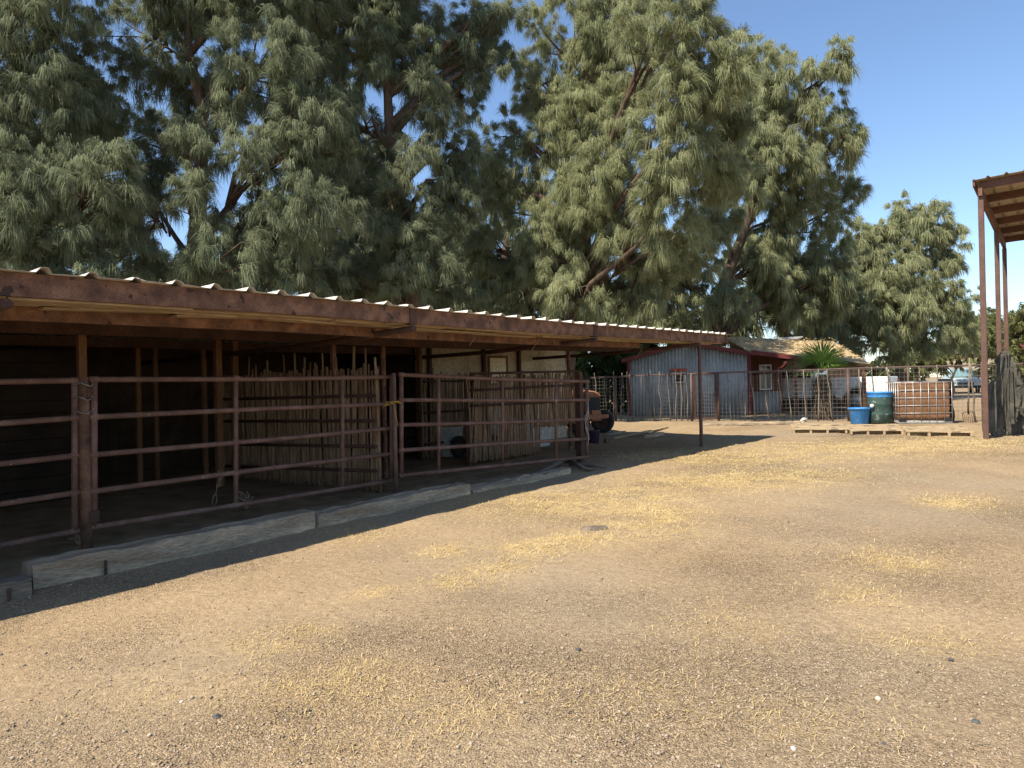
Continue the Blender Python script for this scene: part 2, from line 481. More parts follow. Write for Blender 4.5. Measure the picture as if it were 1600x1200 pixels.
def ground_mat():
    m, t, b = nt('gravelly_sand')
    N, L = t.nodes, t.links
    tc = N.new("ShaderNodeTexCoord")
    def noise(sc, det=5, rough=0.55, lac=2.0):
        n = N.new("ShaderNodeTexNoise"); n.inputs["Scale"].default_value = sc; n.inputs["Detail"].default_value = det
        n.inputs["Roughness"].default_value = rough
        L.new(tc.outputs["Object"], n.inputs["Vector"]); return n.outputs["Fac"]
    def ramp(fac, stops):
        r = N.new("ShaderNodeValToRGB"); e = r.color_ramp.elements
        e[0].position, e[0].color = stops[0][0], lin(stops[0][1])
        e[1].position, e[1].color = stops[-1][0], lin(stops[-1][1])
        for p, c in stops[1:-1]:
            k = e.new(p); k.color = lin(c)
        L.new(fac, r.inputs["Fac"]); return r.outputs[0]
    def mix(a, bb, fac, mode='MIX'):
        x = N.new("ShaderNodeMix"); x.data_type = 'RGBA'; x.blend_type = mode
        L.new(a, x.inputs["A"]); L.new(bb, x.inputs["B"])
        if isinstance(fac, float): x.inputs["Factor"].default_value = fac
        else: L.new(fac, x.inputs["Factor"])
        return x.outputs["Result"]
    base = ramp(noise(0.55, 6), [(0.3, (0.275, 0.197, 0.115)), (0.5, (0.335, 0.243, 0.144)), (0.7, (0.38, 0.277, 0.165))])
    grey = ramp(noise(0.9, 5), [(0.3, (0.26, 0.198, 0.128)), (0.7, (0.325, 0.25, 0.163))])
    gf = ramp(noise(0.33, 4), [(0.42, (0, 0, 0)), (0.62, (1, 1, 1))])
    c = mix(base, grey, gf)
    # pebbly grain: cells of many sizes, each its own tone
    def cells(sc):
        v = N.new("ShaderNodeTexVoronoi"); v.inputs["Scale"].default_value = sc
        L.new(tc.outputs["Object"], v.inputs["Vector"])
        s = N.new("ShaderNodeSeparateColor"); L.new(v.outputs["Color"], s.inputs[0])
        return v, s
    v1, s1 = cells(120.0); v2, s2 = cells(60.0)
    t1 = ramp(s1.outputs[0], [(0.0, (0.45, 0.43, 0.42)), (0.35, (0.85, 0.83, 0.80)), (0.8, (1.1, 1.08, 1.05)), (1.0, (1.8, 1.8, 1.78))])
    t2 = ramp(s2.outputs[1], [(0.0, (0.6, 0.58, 0.57)), (0.3, (0.95, 0.95, 0.95)), (0.92, (1.05, 1.05, 1.05)), (1.0, (1.5, 1.5, 1.5))])
    ga = N.new("ShaderNodeAttribute"); ga.attribute_name = "grit"
    gs = N.new("ShaderNodeMath"); gs.operation = 'MULTIPLY'; L.new(ga.outputs["Fac"], gs.inputs[0]); gs.inputs[1].default_value = 0.9
    g2 = N.new("ShaderNodeMath"); g2.operation = 'MULTIPLY'; L.new(ga.outputs["Fac"], g2.inputs[0]); g2.inputs[1].default_value = 0.6
    c = mix(c, t1, gs.outputs[0], 'MULTIPLY'); c = mix(c, t2, g2.outputs[0], 'MULTIPLY')
    fn = ramp(noise(22, 6, 0.7), [(0.3, (0.72, 0.7, 0.68)), (0.7, (1.2, 1.2, 1.2))])
    c = mix(c, fn, 0.8, 'MULTIPLY')
    at_ = N.new("ShaderNodeAttribute"); at_.attribute_name = "straw"
    sn = N.new("ShaderNodeMath"); sn.operation = 'MULTIPLY'
    sr = ramp(noise(9, 6, 0.75), [(0.40, (0.0, 0.0, 0.0)), (0.60, (1, 1, 1))])
    L.new(at_.outputs["Fac"], sn.inputs[0]); L.new(sr, sn.inputs[1])
    strawc = ramp(noise(60, 3), [(0.3, (0.40, 0.28, 0.12)), (0.7, (0.60, 0.44, 0.20))])
    cl = N.new("ShaderNodeClamp"); L.new(sn.outputs[0], cl.inputs[0]); cl.inputs["Max"].default_value = 0.62
    c = mix(c, strawc, cl.outputs[0])
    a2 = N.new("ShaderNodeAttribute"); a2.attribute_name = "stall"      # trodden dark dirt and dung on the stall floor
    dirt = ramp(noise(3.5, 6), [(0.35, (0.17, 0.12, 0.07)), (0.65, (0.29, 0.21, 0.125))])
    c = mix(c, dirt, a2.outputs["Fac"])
    L.new(c, b.inputs["Base Color"])
    b.inputs["Roughness"].default_value = 0.97
    b.inputs["Specular IOR Level"].default_value = 0.1
    bp1 = N.new("ShaderNodeBump"); bp1.inputs["Strength"].default_value = 0.75; bp1.inputs["Distance"].default_value = 0.012
    L.new(v1.outputs["Distance"], bp1.inputs["Height"]); bp1.invert = True
    L.new(gs.outputs[0], bp1.inputs["Strength"])
    bp2 = N.new("ShaderNodeBump"); bp2.inputs["Strength"].default_value = 0.6; bp2.inputs["Distance"].default_value = 0.03
    L.new(noise(13, 6, 0.65), bp2.inputs["Height"]); L.new(bp1.outputs[0], bp2.inputs["Normal"])
    L.new(bp2.outputs[0], b.inputs["Normal"])
    return m
ground = np_mesh("ground", gv.reshape(-1, 3), quads, None, ground_mat(), smooth=True)
tag(ground, kind="structure")
av = ground.data.attributes.new("straw", 'FLOAT', 'POINT')
av.data.foreach_set("value", smask.ravel().astype(np.float32))
av = ground.data.attributes.new("grit", 'FLOAT', 'POINT')
av.data.foreach_set("value", gritm.ravel().astype(np.float32))
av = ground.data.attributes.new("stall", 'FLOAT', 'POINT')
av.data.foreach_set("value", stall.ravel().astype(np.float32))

def ground_z_bumpy(x, y):
    q = Vector((x, y, 0))
    return gz(x, y) + bumps(q)

# pebbles: many small stones no one could count
def pebbles(n):
    Y = np.exp(NR.uniform(np.log(2.0), np.log(12.5), n))
    X = NR.uniform(-1.02, 1.02, n) * (Y * 0.74 + 1.2)
    dd_ = (X - P0.x) * M2.x + (Y - P0.y) * M2.y; s_ = (X - P0.x) * U2.x + (Y - P0.y) * U2.y
    keep = ~((dd_ > .5) & (s_ < 10) & (NR.uniform(0, 1, n) < .93))
    pts = np.stack([X, Y], -1)[keep]
    gr = np.array([grit(Vector((a, b, 0))) for a, b in pts])
    pts = pts[NR.uniform(0, 1, len(pts)) < gr ** 1.5 + .03]; n = len(pts)
    size = np.exp(NR.normal(np.log(0.0034), 0.45, n)).clip(0.0015, 0.014)
    oc = np.array([[1, 0, 0], [0, 1, 0], [-1, 0, 0], [0, -1, 0], [0, 0, .8], [0, 0, -.6]])
    v = np.repeat(oc[None], n, 0) * NR.uniform(0.55, 1.25, (n, 6, 1)) + NR.normal(0, .14, (n, 6, 3))
    v *= size[:, None, None]
    z = np.array([ground_z_bumpy(a, b) for a, b in pts])
    v += np.stack([pts[:, 0], pts[:, 1], z + size * 0.2], -1)[:, None]
    tf = np.array([[0, 1, 4], [1, 2, 4], [2, 3, 4], [3, 0, 4], [1, 0, 5], [2, 1, 5], [3, 2, 5], [0, 3, 5]])
    t = (tf[None] + (np.arange(n) * 6)[:, None, None]).reshape(-1, 3)
    return np_mesh("gravel", v.reshape(-1, 3), None, t, M['pebble'])
tag(pebbles(170000), "fine tan and grey gravel strewn over the open sandy yard", "gravel", kind="stuff")

def straw(n):
    P = []
    wsum = [p[2] * p[3] * p[4] / (p[1] * 0.5) for p in PATCH]
    ch = NR.choice(len(PATCH), n, p=np.array(wsum) / sum(wsum))
    g = NR.normal(0, 0.62, (n, 2))
    c = np.array(PATCH)
    X = c[ch, 0] + g[:, 0] * c[ch, 2]; Y = c[ch, 1] + g[:, 1] * c[ch, 3]
    ok = (Y > 1.8)
    X, Y = X[ok], Y[ok]; n = len(X)
    Ln = NR.uniform(0.010, 0.05, n) * (.7 + .05 * Y); a = NR.uniform(0, math.pi, n)
    w = NR.uniform(0.0004, 0.0010, n) * (1 + Y * 0.22)
    z = np.array([ground_z_bumpy(x, y) for x, y in zip(X, Y)]) + 0.006
    d = np.stack([np.cos(a) * Ln, np.sin(a) * Ln, NR.uniform(-.014, .024, n)], -1)
    s = np.stack([-np.sin(a) * w, np.cos(a) * w, np.zeros(n)], -1)
    p = np.stack([X, Y, z], -1)
    v = np.stack([p - d / 2 - s, p - d / 2 + s, p + d / 2 + s, p + d / 2 - s], 1).reshape(-1, 3)
    q = (np.arange(n) * 4)[:, None] + np.arange(4)[None]
    return np_mesh("straw", v, q, None, M['straw'])
tag(straw(42000), "loose yellow straw scattered in patches over the gravel yard", "straw", kind="stuff")

# ------------------------------------------------------------------ the long barn shelter
EAVE = [(-80, 416.5), (0, 423.5), (240, 444.5), (480, 465.5), (700, 488), (880, 504.5), (1000, 513.5), (1137, 523.6)]
ez = [BP(px, py, 0.0) for px, py in EAVE]
S_END = ez[-1][0]
S_A = -6.0
def zE(s):                                   # eave height along the shelter: it rises a little and is not quite straight
    if s <= ez[0][0]: return ez[0][1]
    for (s0, z0), (s1, z1) in zip(ez, ez[1:]):
        if s <= s1: return z0 + (z1 - z0) * (s - s0) / (s1 - s0)
    return ez[-1][1]
FH = 0.164
barn = thing("horse_shelter", B(3, 3, gz(*B(3, 3, 0).xy)), "long low open horse shelter with rusty fascia and corrugated metal roof", "shelter")

# roof sheet with ribs
RIB = 0.318
ss = []
k = math.floor(S_A / RIB) - 1
s_first = BP(64.5, 420, 0)[0]
ribs = []
s = s_first - RIB * 22
while s < S_END - 0.02:
    ribs.append(s); s += RIB
prof = []
for s in ribs:
    prof += [(s - 0.052, 0.0), (s - 0.022, 0.036), (s + 0.022, 0.036), (s + 0.052, 0.0)]
prof = [p for p in prof if p[0] < S_END + 0.04]
prof.append((S_END + 0.05, 0.0))
ds = [-0.055, 0.0, 0.35, 1.2, 2.6, 4.6, 7.0]
vs, fs = [], []
rr = random.Random(3)
for (s, h) in prof:
    jj = rr.uniform(-0.005, 0.007) + (rr.uniform(-.014, .016) if rr.random() < .12 else 0)
    for i, d in enumerate(ds):
        lift = jj if i == 0 else 0
        dd = d + (rr.uniform(-0.015, 0.012) if i == 0 else 0)
        vs.append(B(s, dd, zE(min(max(s, S_A), S_END)) + 0.006 + h + lift - 0.012 * max(d, 0)))
nd = len(ds)
for i in range(len(prof) - 1):
    for j in range(nd - 1):
        fs.append((i * nd + j, (i + 1) * nd + j, (i + 1) * nd + j + 1, i * nd + j + 1))
MB().add(vs, fs).build("roof", M['roof'], barn, solid=0.003)

def along(s0, s1, step=0.8):
    n = max(1, int(math.ceil((s1 - s0) / step)))
    return [s0 + (s1 - s0) * i / n for i in range(n + 1)]

def sbeam(name, s0, s1, d, w, ztop, zbot, mat, flange=0.0):
    """a channel beam following the eave; ztop and zbot are below the eave line"""
    mb = MB()
    pts = along(s0, s1)
    for a, b in zip(pts, pts[1:]):
        mb.hexa([B(a, d, zE(a) - zbot), B(b, d, zE(b) - zbot), B(b, d + w, zE(b) - zbot), B(a, d + w, zE(a) - zbot),
                 B(a, d, zE(a) - ztop), B(b, d, zE(b) - ztop), B(b, d + w, zE(b) - ztop), B(a, d + w, zE(a) - ztop)])
    # weld the run into one closed beam
    o = mb.build(name, mat, barn)
    bm = bmesh.new(); bm.from_mesh(o.data)
    bmesh.ops.remove_doubles(bm, verts=bm.verts, dist=1e-5)
    inner = [f for f in bm.faces if sum(1 for e in f.edges if len(e.link_faces) > 2) >= 4]
    bmesh.ops.delete(bm, geom=inner, context='FACES_ONLY')
    bm.to_mesh(o.data); bm.free()
    return o

J1, J2 = BP(645, 500, 0)[0], BP(930, 515, 0)[0]
for a, b in ((S_A, J1 - 0.05), (J1 + 0.05, J2 - 0.05), (J2 + 0.05, S_END - 0.16)):
    sbeam("fascia", a, b, 0.0, 0.05, 0.0, FH, M['rust'])
for a in (J1, J2, S_END - 0.11):
    sbeam("joint_plate", a - 0.05, a + 0.05, -0.012, 0.074, 0.0, FH + 0.012, M['rustdark'])
sbeam("fascia", S_END - 0.06, S_END + 0.01, 0.0, 0.05, 0.0, FH, M['rust'])
# ragged deck boards seen from below
mb = MB()
s = S_A
for row in range(4):
    s = S_A + rr.uniform(0, 1)
    d0 = 0.07 + row * 0.135
    while s < S_END - 0.2:
        ln = rr.uniform(0.7, 2.2)
        e = min(s + ln, S_END - 0.05)
        z0 = zE(s) - FH + 0.008 + rr.uniform(-0.026, 0.004) - row * 0.004
        z1 = zE(e) - FH + 0.008 + rr.uniform(-0.026, 0.004) - row * 0.004
        w = rr.uniform(0.10, 0.128)
        mb.hexa([B(s, d0, z0), B(e, d0, z1), B(e, d0 + w, z1), B(s, d0 + w, z0),
                 B(s, d0, z0 + .016), B(e, d0, z1 + .016), B(e, d0 + w, z1 + .016), B(s, d0 + w, z0 + .016)])
        s = e + rr.uniform(0.005, 0.03)
mb.build("deck_board", M['plank'], barn)
S_B1 = BP(1002, 530, 0.6)[0]
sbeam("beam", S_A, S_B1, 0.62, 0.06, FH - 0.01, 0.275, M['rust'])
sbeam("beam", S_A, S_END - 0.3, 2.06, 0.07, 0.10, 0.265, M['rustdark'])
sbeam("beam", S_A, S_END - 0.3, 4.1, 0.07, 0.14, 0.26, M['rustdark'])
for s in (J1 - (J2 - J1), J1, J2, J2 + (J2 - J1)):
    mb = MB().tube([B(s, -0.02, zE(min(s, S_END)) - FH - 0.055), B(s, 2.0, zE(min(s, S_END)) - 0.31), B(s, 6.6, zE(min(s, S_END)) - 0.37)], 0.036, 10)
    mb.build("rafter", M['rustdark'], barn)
# purlins under the sheet further in
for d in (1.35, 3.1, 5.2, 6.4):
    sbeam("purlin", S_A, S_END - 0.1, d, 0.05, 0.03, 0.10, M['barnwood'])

def bpost(s, d, w, mat, top=0.265, round_=False, name="post"):
    g = gz(*B(s, d, 0).xy)
    zt = zE(min(s, S_END)) - top
    mb = MB()
    if round_: mb.tube([B(s, d, g - 0.2), B(s, d, zt)], w / 2, 12)
    else: mb.bar(B(s, d, g - 0.2), B(s, d, zt), w, w, up=M2)
    return mb.build(name, mat, barn, bevel=0.004)
e_post = G(1096, 697)
sp, dp = (e_post - P0).dot(U2), (e_post - P0).dot(M2)
o = bpost(sp, max(dp, 0.1), 0.07, M['post'], top=FH, round_=True)
for px in (127, 598, 520, 888):
    s_ = BP(px, 540, 2.09)[0]
    bpost(s_, 2.09, 0.075 if px != 520 else 0.06, M['rust'] if px != 127 else M['brownwood'], round_=px in (598, 888))
for px, d in ((340, 3.4), (366, 3.9), (655, 3.6), (215, 4.6), (242, 4.9), (318, 4.4)):
    bpost(BP(px, 560, d)[0], d, 0.085 if d < 4 else 0.06, M['brownwood'], top=0.14)
# walls: dark boarded back wall, end wall, beige tack-room wall
def bwall(name, s0, s1, d, mat, zt=0.14, th=0.05, boards=0.0, z_lo=None):
    mb = MB()
    if boards:
        s = s0
        while s < s1 - 0.01:
            e = min(s + boards * rr.uniform(.85, 1.15), s1)
            g = gz(*B(s, d, 0).xy) - 0.05
            j = rr.uniform(0, 0.012)
            zz = zE(min(s, S_END)) - zt
            mb.hexa([B(s, d + j, g), B(e - .006, d + j, g), B(e - .006, d + th, g), B(s, d + th, g),
                     B(s, d + j, zz), B(e - .006, d + j, zz), B(e - .006, d + th, zz), B(s, d + th, zz)])
            s = e
    else:
        g = gz(*B(s0, d, 0).xy) - 0.05
        mb.hexa([B(s0, d, g), B(s1, d, g), B(s1, d + th, g), B(s0, d + th, g),
                 B(s0, d, zE(s0) - zt), B(s1, d, zE(min(s1, S_END)) - zt), B(s1, d + th, zE(min(s1, S_END)) - zt), B(s0, d + th, zE(s0) - zt)])
    return mb.build(name, mat, barn)
W0, W1 = BP(652, 560, 4.0)[0], BP(883, 560, 4.0)[0]
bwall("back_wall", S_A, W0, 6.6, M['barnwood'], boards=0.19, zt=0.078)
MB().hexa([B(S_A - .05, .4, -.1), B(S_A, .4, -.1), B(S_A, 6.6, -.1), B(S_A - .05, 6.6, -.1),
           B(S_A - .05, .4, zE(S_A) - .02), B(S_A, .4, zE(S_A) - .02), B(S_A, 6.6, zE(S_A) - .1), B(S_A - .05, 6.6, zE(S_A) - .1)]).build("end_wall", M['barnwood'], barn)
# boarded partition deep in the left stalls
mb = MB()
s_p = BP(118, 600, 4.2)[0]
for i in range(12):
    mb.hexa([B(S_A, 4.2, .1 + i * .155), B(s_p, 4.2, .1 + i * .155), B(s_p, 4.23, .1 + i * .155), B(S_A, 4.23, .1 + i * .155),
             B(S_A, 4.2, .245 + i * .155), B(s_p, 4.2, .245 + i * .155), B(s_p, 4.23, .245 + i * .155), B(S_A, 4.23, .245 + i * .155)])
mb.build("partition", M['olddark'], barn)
# tack room
wl = bwall("tack_room_wall", W0, W1, 4.0, M['beige'], zt=0.12)
MB().hexa([B(W0, 4.05, 0), B(W0 + .05, 4.05, 0), B(W0 + .05, 6.6, 0), B(W0, 6.6, 0),
           B(W0, 4.05, zE(W0) - .045), B(W0 + .05, 4.05, zE(W0) - .045), B(W0 + .05, 6.6, zE(W0) - .076), B(W0, 6.6, zE(W0) - .076)]).build("tack_room_side", M['barnwood'], barn)
MB().hexa([B(W1 - .05, 4.05, 0), B(W1, 4.05, 0), B(W1, 6.6, 0), B(W1 - .05, 6.6, 0),
           B(W1 - .05, 4.05, zE(W1) - .045), B(W1, 4.05, zE(W1) - .045), B(W1, 6.6, zE(W1) - .076), B(W1 - .05, 6.6, zE(W1) - .076)]).build("tack_room_side", M['beige'], barn)
for px in (672, 757, 812):
    s_ = BP(px, 560, 3.93)[0]
    MB().bar(B(s_, 3.95, 0), B(s_, 3.95, zE(s_) - .12), 0.07, 0.07, up=M2).build("stud", M['rustdark'], barn)
s0, z0 = BP(763, 559, 3.97); s1, z1 = BP(794, 584, 3.97)
win = MB()
for a, b, c_, d_ in ((s0, s1, z0, z0 + .05), (s0, s0 + .05, z1 - .2, z0), (s1 - .05, s1, z1 - .2, z0), (s0, s1, z1 - .25, z1 - .2)):
    win.hexa([B(a, 3.965, c_), B(b, 3.965, c_), B(b, 3.998, c_), B(a, 3.998, c_), B(a, 3.965, d_), B(b, 3.965, d_), B(b, 3.998, d_), B(a, 3.998, d_)])
wobj = win.build("window", M['brownwood'], barn)
MB().hexa([B(s0 + .05, 3.98, z1 - .2), B(s1 - .05, 3.98, z1 - .2), B(s1 - .05, 3.998, z1 - .2), B(s0 + .05, 3.998, z1 - .2),
           B(s0 + .05, 3.98, z0), B(s1 - .05, 3.98, z0), B(s1 - .05, 3.998, z0), B(s0 + .05, 3.998, z0)]).build("shutter", M['cream'], wobj)
# dangling wire ends below the beam
for px, py in ((742, 522), (838, 531), (1000, 545)):
    s_, z_ = BP(px, py, 0.6)
    pts = [B(s_ + .12 * math.sin(i * .6), 0.6 + .02 * math.sin(i), z_ + .05 - .012 * i * i * .3 + .06 * math.sin(i * .55)) for i in range(8)]
    MB().tube(pts, 0.005, 5).build("loose_wire", M['wire'], barn)

# ------------------------------------------------------------------ corral gates, posts
def gate(label, A, Bp, yA, yB, ups, railr=0.025, latch=False):
    """A, Bp: photo positions of the two ends on the ground; yA, yB: photo heights of the rails there"""
    a = G(*A); b = G(*Bp)
    ra = [at(A[0], y, a.y) for y in yA]; rb = [at(Bp[0], y, b.y) for y in yB]
    root = thing("corral_gate", a.lerp(b, .5), label, "gate", "pipe gates along the corral")
    for p, q in zip(ra, rb):
        mid = p.lerp(q, .5) + Vector((R.uniform(-.01, .01), 0, R.uniform(-.014, .012)))
        MB().tube([p, mid, q], railr, 12).build("rail", M['gate'], root)
    for f in ups:
        top = ra[0].lerp(rb[0], f); bot = ra[-1].lerp(rb[-1], f)
        rad = 0.028 if f in (0, 1) else 0.023
        mb = MB().tube([bot + Vector((0, 0, -0.025)), top + Vector((0, 0, .02 if f in (0, 1) else 0))], rad, 12)
        for p, q in zip(ra, rb):             # weld collars where the rails meet it
            c = p.lerp(q, f); dd = (q - p).normalized()
            mb.tube([c - dd * (rad + .012), c - dd * (rad - .004), c + dd * (rad - .004), c + dd * (rad + .012)], [railr * 1.02, railr * 1.22, railr * 1.22, railr * 1.02], 10)
        mb.build("upright", M['gate'], root)
    return root, ra, rb
def frac_on(A, Bp, px):                      # fraction along the gate where a photo column meets it
    a, b = G(*A), G(*Bp); r = ray(px, 650)
    d = b - a
    k = r.x / r.y
    return (k * a.y - a.x) / (d.x - k * d.y)
A0, B0 = (-330, 935), (117, 860)
gate("brown pipe gate at the left photo edge, left of the wired gate post", A0, B0, [598, 680, 760, 838, 915], [594.5, 653, 712, 770, 830], [0, .5, 1])
A1, B1 = (147, 856), (612, 770)
g1, ra1, rb1 = gate("long brown pipe gate in front of the stall with the stick wall", A1, B1, [593, 651.5, 710.5, 767.5, 823.6], [589, 631, 669, 709, 751],
     [0, frac_on(A1, B1, 365), frac_on(A1, B1, 532), 1])
A2, B2 = (627, 769), (917, 726)
g2, ra2, rb2 = gate("brown pipe gate swung outwards, between yellow twine and the white rope", A2, B2, [585.5, 625, 664, 703.6, 743], [596, 625, 655, 685.6, 714],
     [0, frac_on(A2, B2, 683), frac_on(A2, B2, 783), frac_on(A2, B2, 867), 1])
# hinge plates on gate 1
for z_ in (ra1[0].z - .12, ra1[-1].z + .1):
    p = Vector((ra1[0].x - .02, ra1[0].y - .02, z_))
    MB().box(p, .09, .05, .1, ax=U2).build("hinge", M['rustdark'], g1, bevel=.004)

def ppost(name, px, ybase, ytop, r, label, cat="post", group=None, mat='gate', square=False):
    b = G(px, ybase); t = at(px - (ybase - ytop) * 0.0215, ytop, b.y); t.x, t.y = b.x, b.y
    mb = MB()
    if square: mb.bar(b - Vector((0, 0, .15)), t, r * 2, r * 2, up=M2)
    else: mb.tube([b - Vector((0, 0, .15)), t], r, 14)
    o = mb.build(name, M[mat], None, loc=b, bevel=0.004 if square else 0)
    return tag(o, label, cat, group), b, t
o, pb, pt = ppost("gate_post", 136, 858, 589, 0.045, "thick brown gate post with wire loops between the two left gates", mat='rust')
for i in range(3):                            # wire loops
    z_ = pt.z - .07 - .12 * i
    pts = [Vector((pb.x + .075 * math.cos(w * .7), pb.y + .075 * math.sin(w * .7), z_ + .02 * math.sin(w * 2 + i))) for w in range(10)]
    MB().tube([p for p in pts], 0.006, 5).build("wire_loop", M['wire'], o).location = (0, 0, 0)
for ch in o.children:
    pass
o, pb2, pt2 = ppost("gate_post", 619, 771, 583, 0.027, "brown gate post where the two middle gates meet, tied with twine")
# pale cap of cut pipe next to the post
o3, pb3, pt3 = ppost("gate_post", 907, 722, 581, 0.05, "dark square post with white rope at the end of the outer gate", mat='rustdark', square=True)
# yellow twine
k0 = Vector((pt2.x, pt2.y - .05, at(618, 630, pt2.y).z))
mb = MB()
for (dx, dz, ex, ez_) in ((-.14, -.06, -.06, .02), (.05, -.28, .02, -.1), (-.07, .03, -.12, -.03), (.1, .0, .05, .02)):
    mb.tube([k0, k0 + Vector((ex, -.02, ez_)), k0 + Vector((dx, -.01, dz))], .0032, 5)
mb.tube([k0 + Vector((.06 * math.cos(a), .06 * math.sin(a) + .04, 0.004 * a)) for a in np.linspace(0, 6.5, 12)], .004, 5)
tag(mb.build("baling_twine", M['twine'], None, loc=k0), "yellow baling twine knotted round the pipes between two gates", "twine")
# white rope hanging at the end of gate 2
mb = MB()
rb_top = Vector((rb2[1].x - .02, rb2[1].y - .06, rb2[1].z))
for k in range(2):
    x0 = rb_top + Vector((R.uniform(-.03, .03), 0, R.uniform(-.05, .0)))
    pts = [x0 + Vector((.03 * math.sin(i * 1.1 + k), -.02 + .02 * math.cos(i + k), -.085 * i)) for i in range(7 + 2 * k)]
    mb.tube(pts, .005, 6)
tag(mb.build("tie_rope", M['rope'], None, loc=rb_top), "frayed white rope hanging at the free end of outer gate", "rope")

# ------------------------------------------------------------------ stick fences
def stick_fence(label, a, b, ztop, n, rails, zb=None, tall=0.12, posts=(0., 1.), lean=0.03, seed=1, top_rail=None):
    rg = random.Random(seed)
    root = thing("stick_fence", a.lerp(b, .5), label, "fence", "stick fences in the shelter")
    ax = (b - a).normalized(); nn = Vector((-ax.y, ax.x, 0)).normalized()
    mb = MB()
    for i in range(n):
        f = (i + rg.uniform(-.3, .3)) / n
        f = min(max(f, 0), 1)
        p = a.lerp(b, f)
        zg = gz(p.x, p.y) + (zb(f) if zb else 0.0) + rg.uniform(0, .05)
        h = ztop(f) + rg.gauss(0, .035) + (rg.uniform(.05, .28) if rg.random() < tall else 0)
        tp = p + ax * rg.gauss(0, lean * 1.5) + nn * rg.gauss(0, .02)
        r = rg.uniform(.014, .024)
        off = nn * rg.uniform(-.015, .015)
        p0 = Vector((p.x, p.y, zg)) + off; p1 = Vector((tp.x, tp.y, h)) + off
        m1 = p0.lerp(p1, .5) + ax * rg.gauss(0, .008) + nn * rg.gauss(0, .006)
        mb.tube([p0, p0.lerp(m1, .5) + ax * rg.gauss(0, .006), m1, m1.lerp(p1, .5) + ax * rg.gauss(0, .008), p1], [r, r * .95, r * .9, r * .85, r * .72], 6)
    mb.build("stick_infill", M['stick'], root)
    for zr in rails:
        p = a.copy(); q = b.copy(); p.z = zr[0]; q.z = zr[1]
        off = nn * (-.045 if (nn.dot(-a) > 0) is False else .045)
        MB().tube([p + off, p.lerp(q, .5) + off, q + off], .022, 10).build("rail", M['rustdark'], root)
    for f in posts:
        p = a.lerp(b, f) + nn * (-.06 if nn.dot(-a) > 0 else .06)
        MB().tube([Vector((p.x, p.y, gz(p.x, p.y) - .1)), Vector((p.x, p.y, ztop(f) + .02))], .035, 10).build("post", M['rustdark'], root)
    return root
fa, fb = G(604, 772), G(340, 744)
fa += M2 * 0.12
zr = lambda y0, y1: (at(604, y0, fa.y).z, at(345, y1, fb.y).z)
stick_fence("tall row of upright dry sticks dividing the stalls behind the long gate", fa, fb, lambda f: 1.66 - .04 * f, 132,
            [zr(617.5, 624), zr(657, 658), zr(697, 693), zr(735, 727)], tall=.12, posts=(.02, .4, .72, 1.), seed=4)
sa, sb = B(BP(733, 640, 1.95)[0], 1.95, 0), B(BP(904, 640, 1.95)[0], 1.95, 0)
sa.z, sb.z = gz(sa.x, sa.y), gz(sb.x, sb.y)
hz = lambda px, y, p: at(px, y, p.y).z
stick_fence("stick fence panel with heavy top rail behind the outward swung gate", sa, sb, lambda f: hz(733, 587, sa) * (1 - f) + hz(904, 583, sb) * f - .02, 96,
            [(hz(733, 584, sa), hz(904, 580, sb)), (hz(733, 610, sa), hz(904, 601, sb)), (hz(733, 634, sa), hz(904, 626, sb))],
            zb=lambda f: 0.03 if f < .6 else .48, tall=.0, posts=(.0, .48, 1.), seed=9, lean=.05)
da, db = B(BP(660, 640, 3.3)[0], 3.3, 0), B(BP(742, 640, 3.3)[0], 3.3, 0)
da.z, db.z = gz(da.x, da.y), gz(db.x, db.y)
stick_fence("short shaded stick panel deep inside beside the dark doorway", da, db, lambda f: 1.62, 34,
            [(1.5, 1.5), (.95, .95), (.4, .4)], tall=.0, posts=(0., 1.), seed=12, lean=.03)

# ------------------------------------------------------------------ ground timbers
def timber(label, A, Bp, h, w, mat, sink=0.03, pins=(), seg=14, lumps=.012):
    a, b = G(*A), G(*Bp)
    ax = (b - a); ax.z = 0; ln = ax.length; ax.normalize(); nn = Vector((-ax.y, ax.x, 0))
    if nn.dot(M2) < 0: nn = -nn
    n = seg; cols = []
    cs = [(0, 0), (0, .55), (.02, .93), (.08, 1.0), (.5, 1.0), (.92, 1.0), (.98, .93), (1, .5), (1, 0)]
    vs, fs = [], []
    rg = random.Random(int(ln * 1000))
    for i in range(n + 1):
        f = i / n; p = a.lerp(b, f)
        for (cw, ch) in cs:
            q = p + nn * (cw * w) + Vector((0, 0, ch * h - sink))
            v = mnoise.noise(q * 3.1) * lumps + mnoise.noise(q * 11) * lumps * .6
            q += nn * v * (1 if ch < .99 else .3) + Vector((0, 0, v * (1.0 if ch > .9 else 0)))
            vs.append(q)
    m_ = len(cs)
    for i in range(n):
        for k in range(m_ - 1):
            fs.append((i * m_ + k, (i + 1) * m_ + k, (i + 1) * m_ + k + 1, i * m_ + k + 1))
    mb = MB().add(vs, fs)
    k0 = 0
    mb.f += [tuple(range(m_)), tuple(n * m_ + k for k in reversed(range(m_)))]; mb.sm += [False, False]
    root = mb.build("ground_timber", M[mat], None, loc=a.lerp(b, .5))
    tag(root, label, "timber", "timbers edging the shelter floor")
    for f in pins:
        p = a.lerp(b, f) - nn * .018
        MB().tube([p - Vector((0, 0, .1)), p + Vector((0, 0, h * .55))], .011, 8).build("stake", M['rustdark'], root)
    return root
timber("dark timber end cut off by the left photo edge", (-240, 985), (50, 931), .15, .19, 'darktimber', pins=(.86,))
timber("long pale grey timber below the gate post with a steel stake", (52, 922), (493, 826), .20, .24, 'greywood', pins=(.2,), seg=40, lumps=.016)
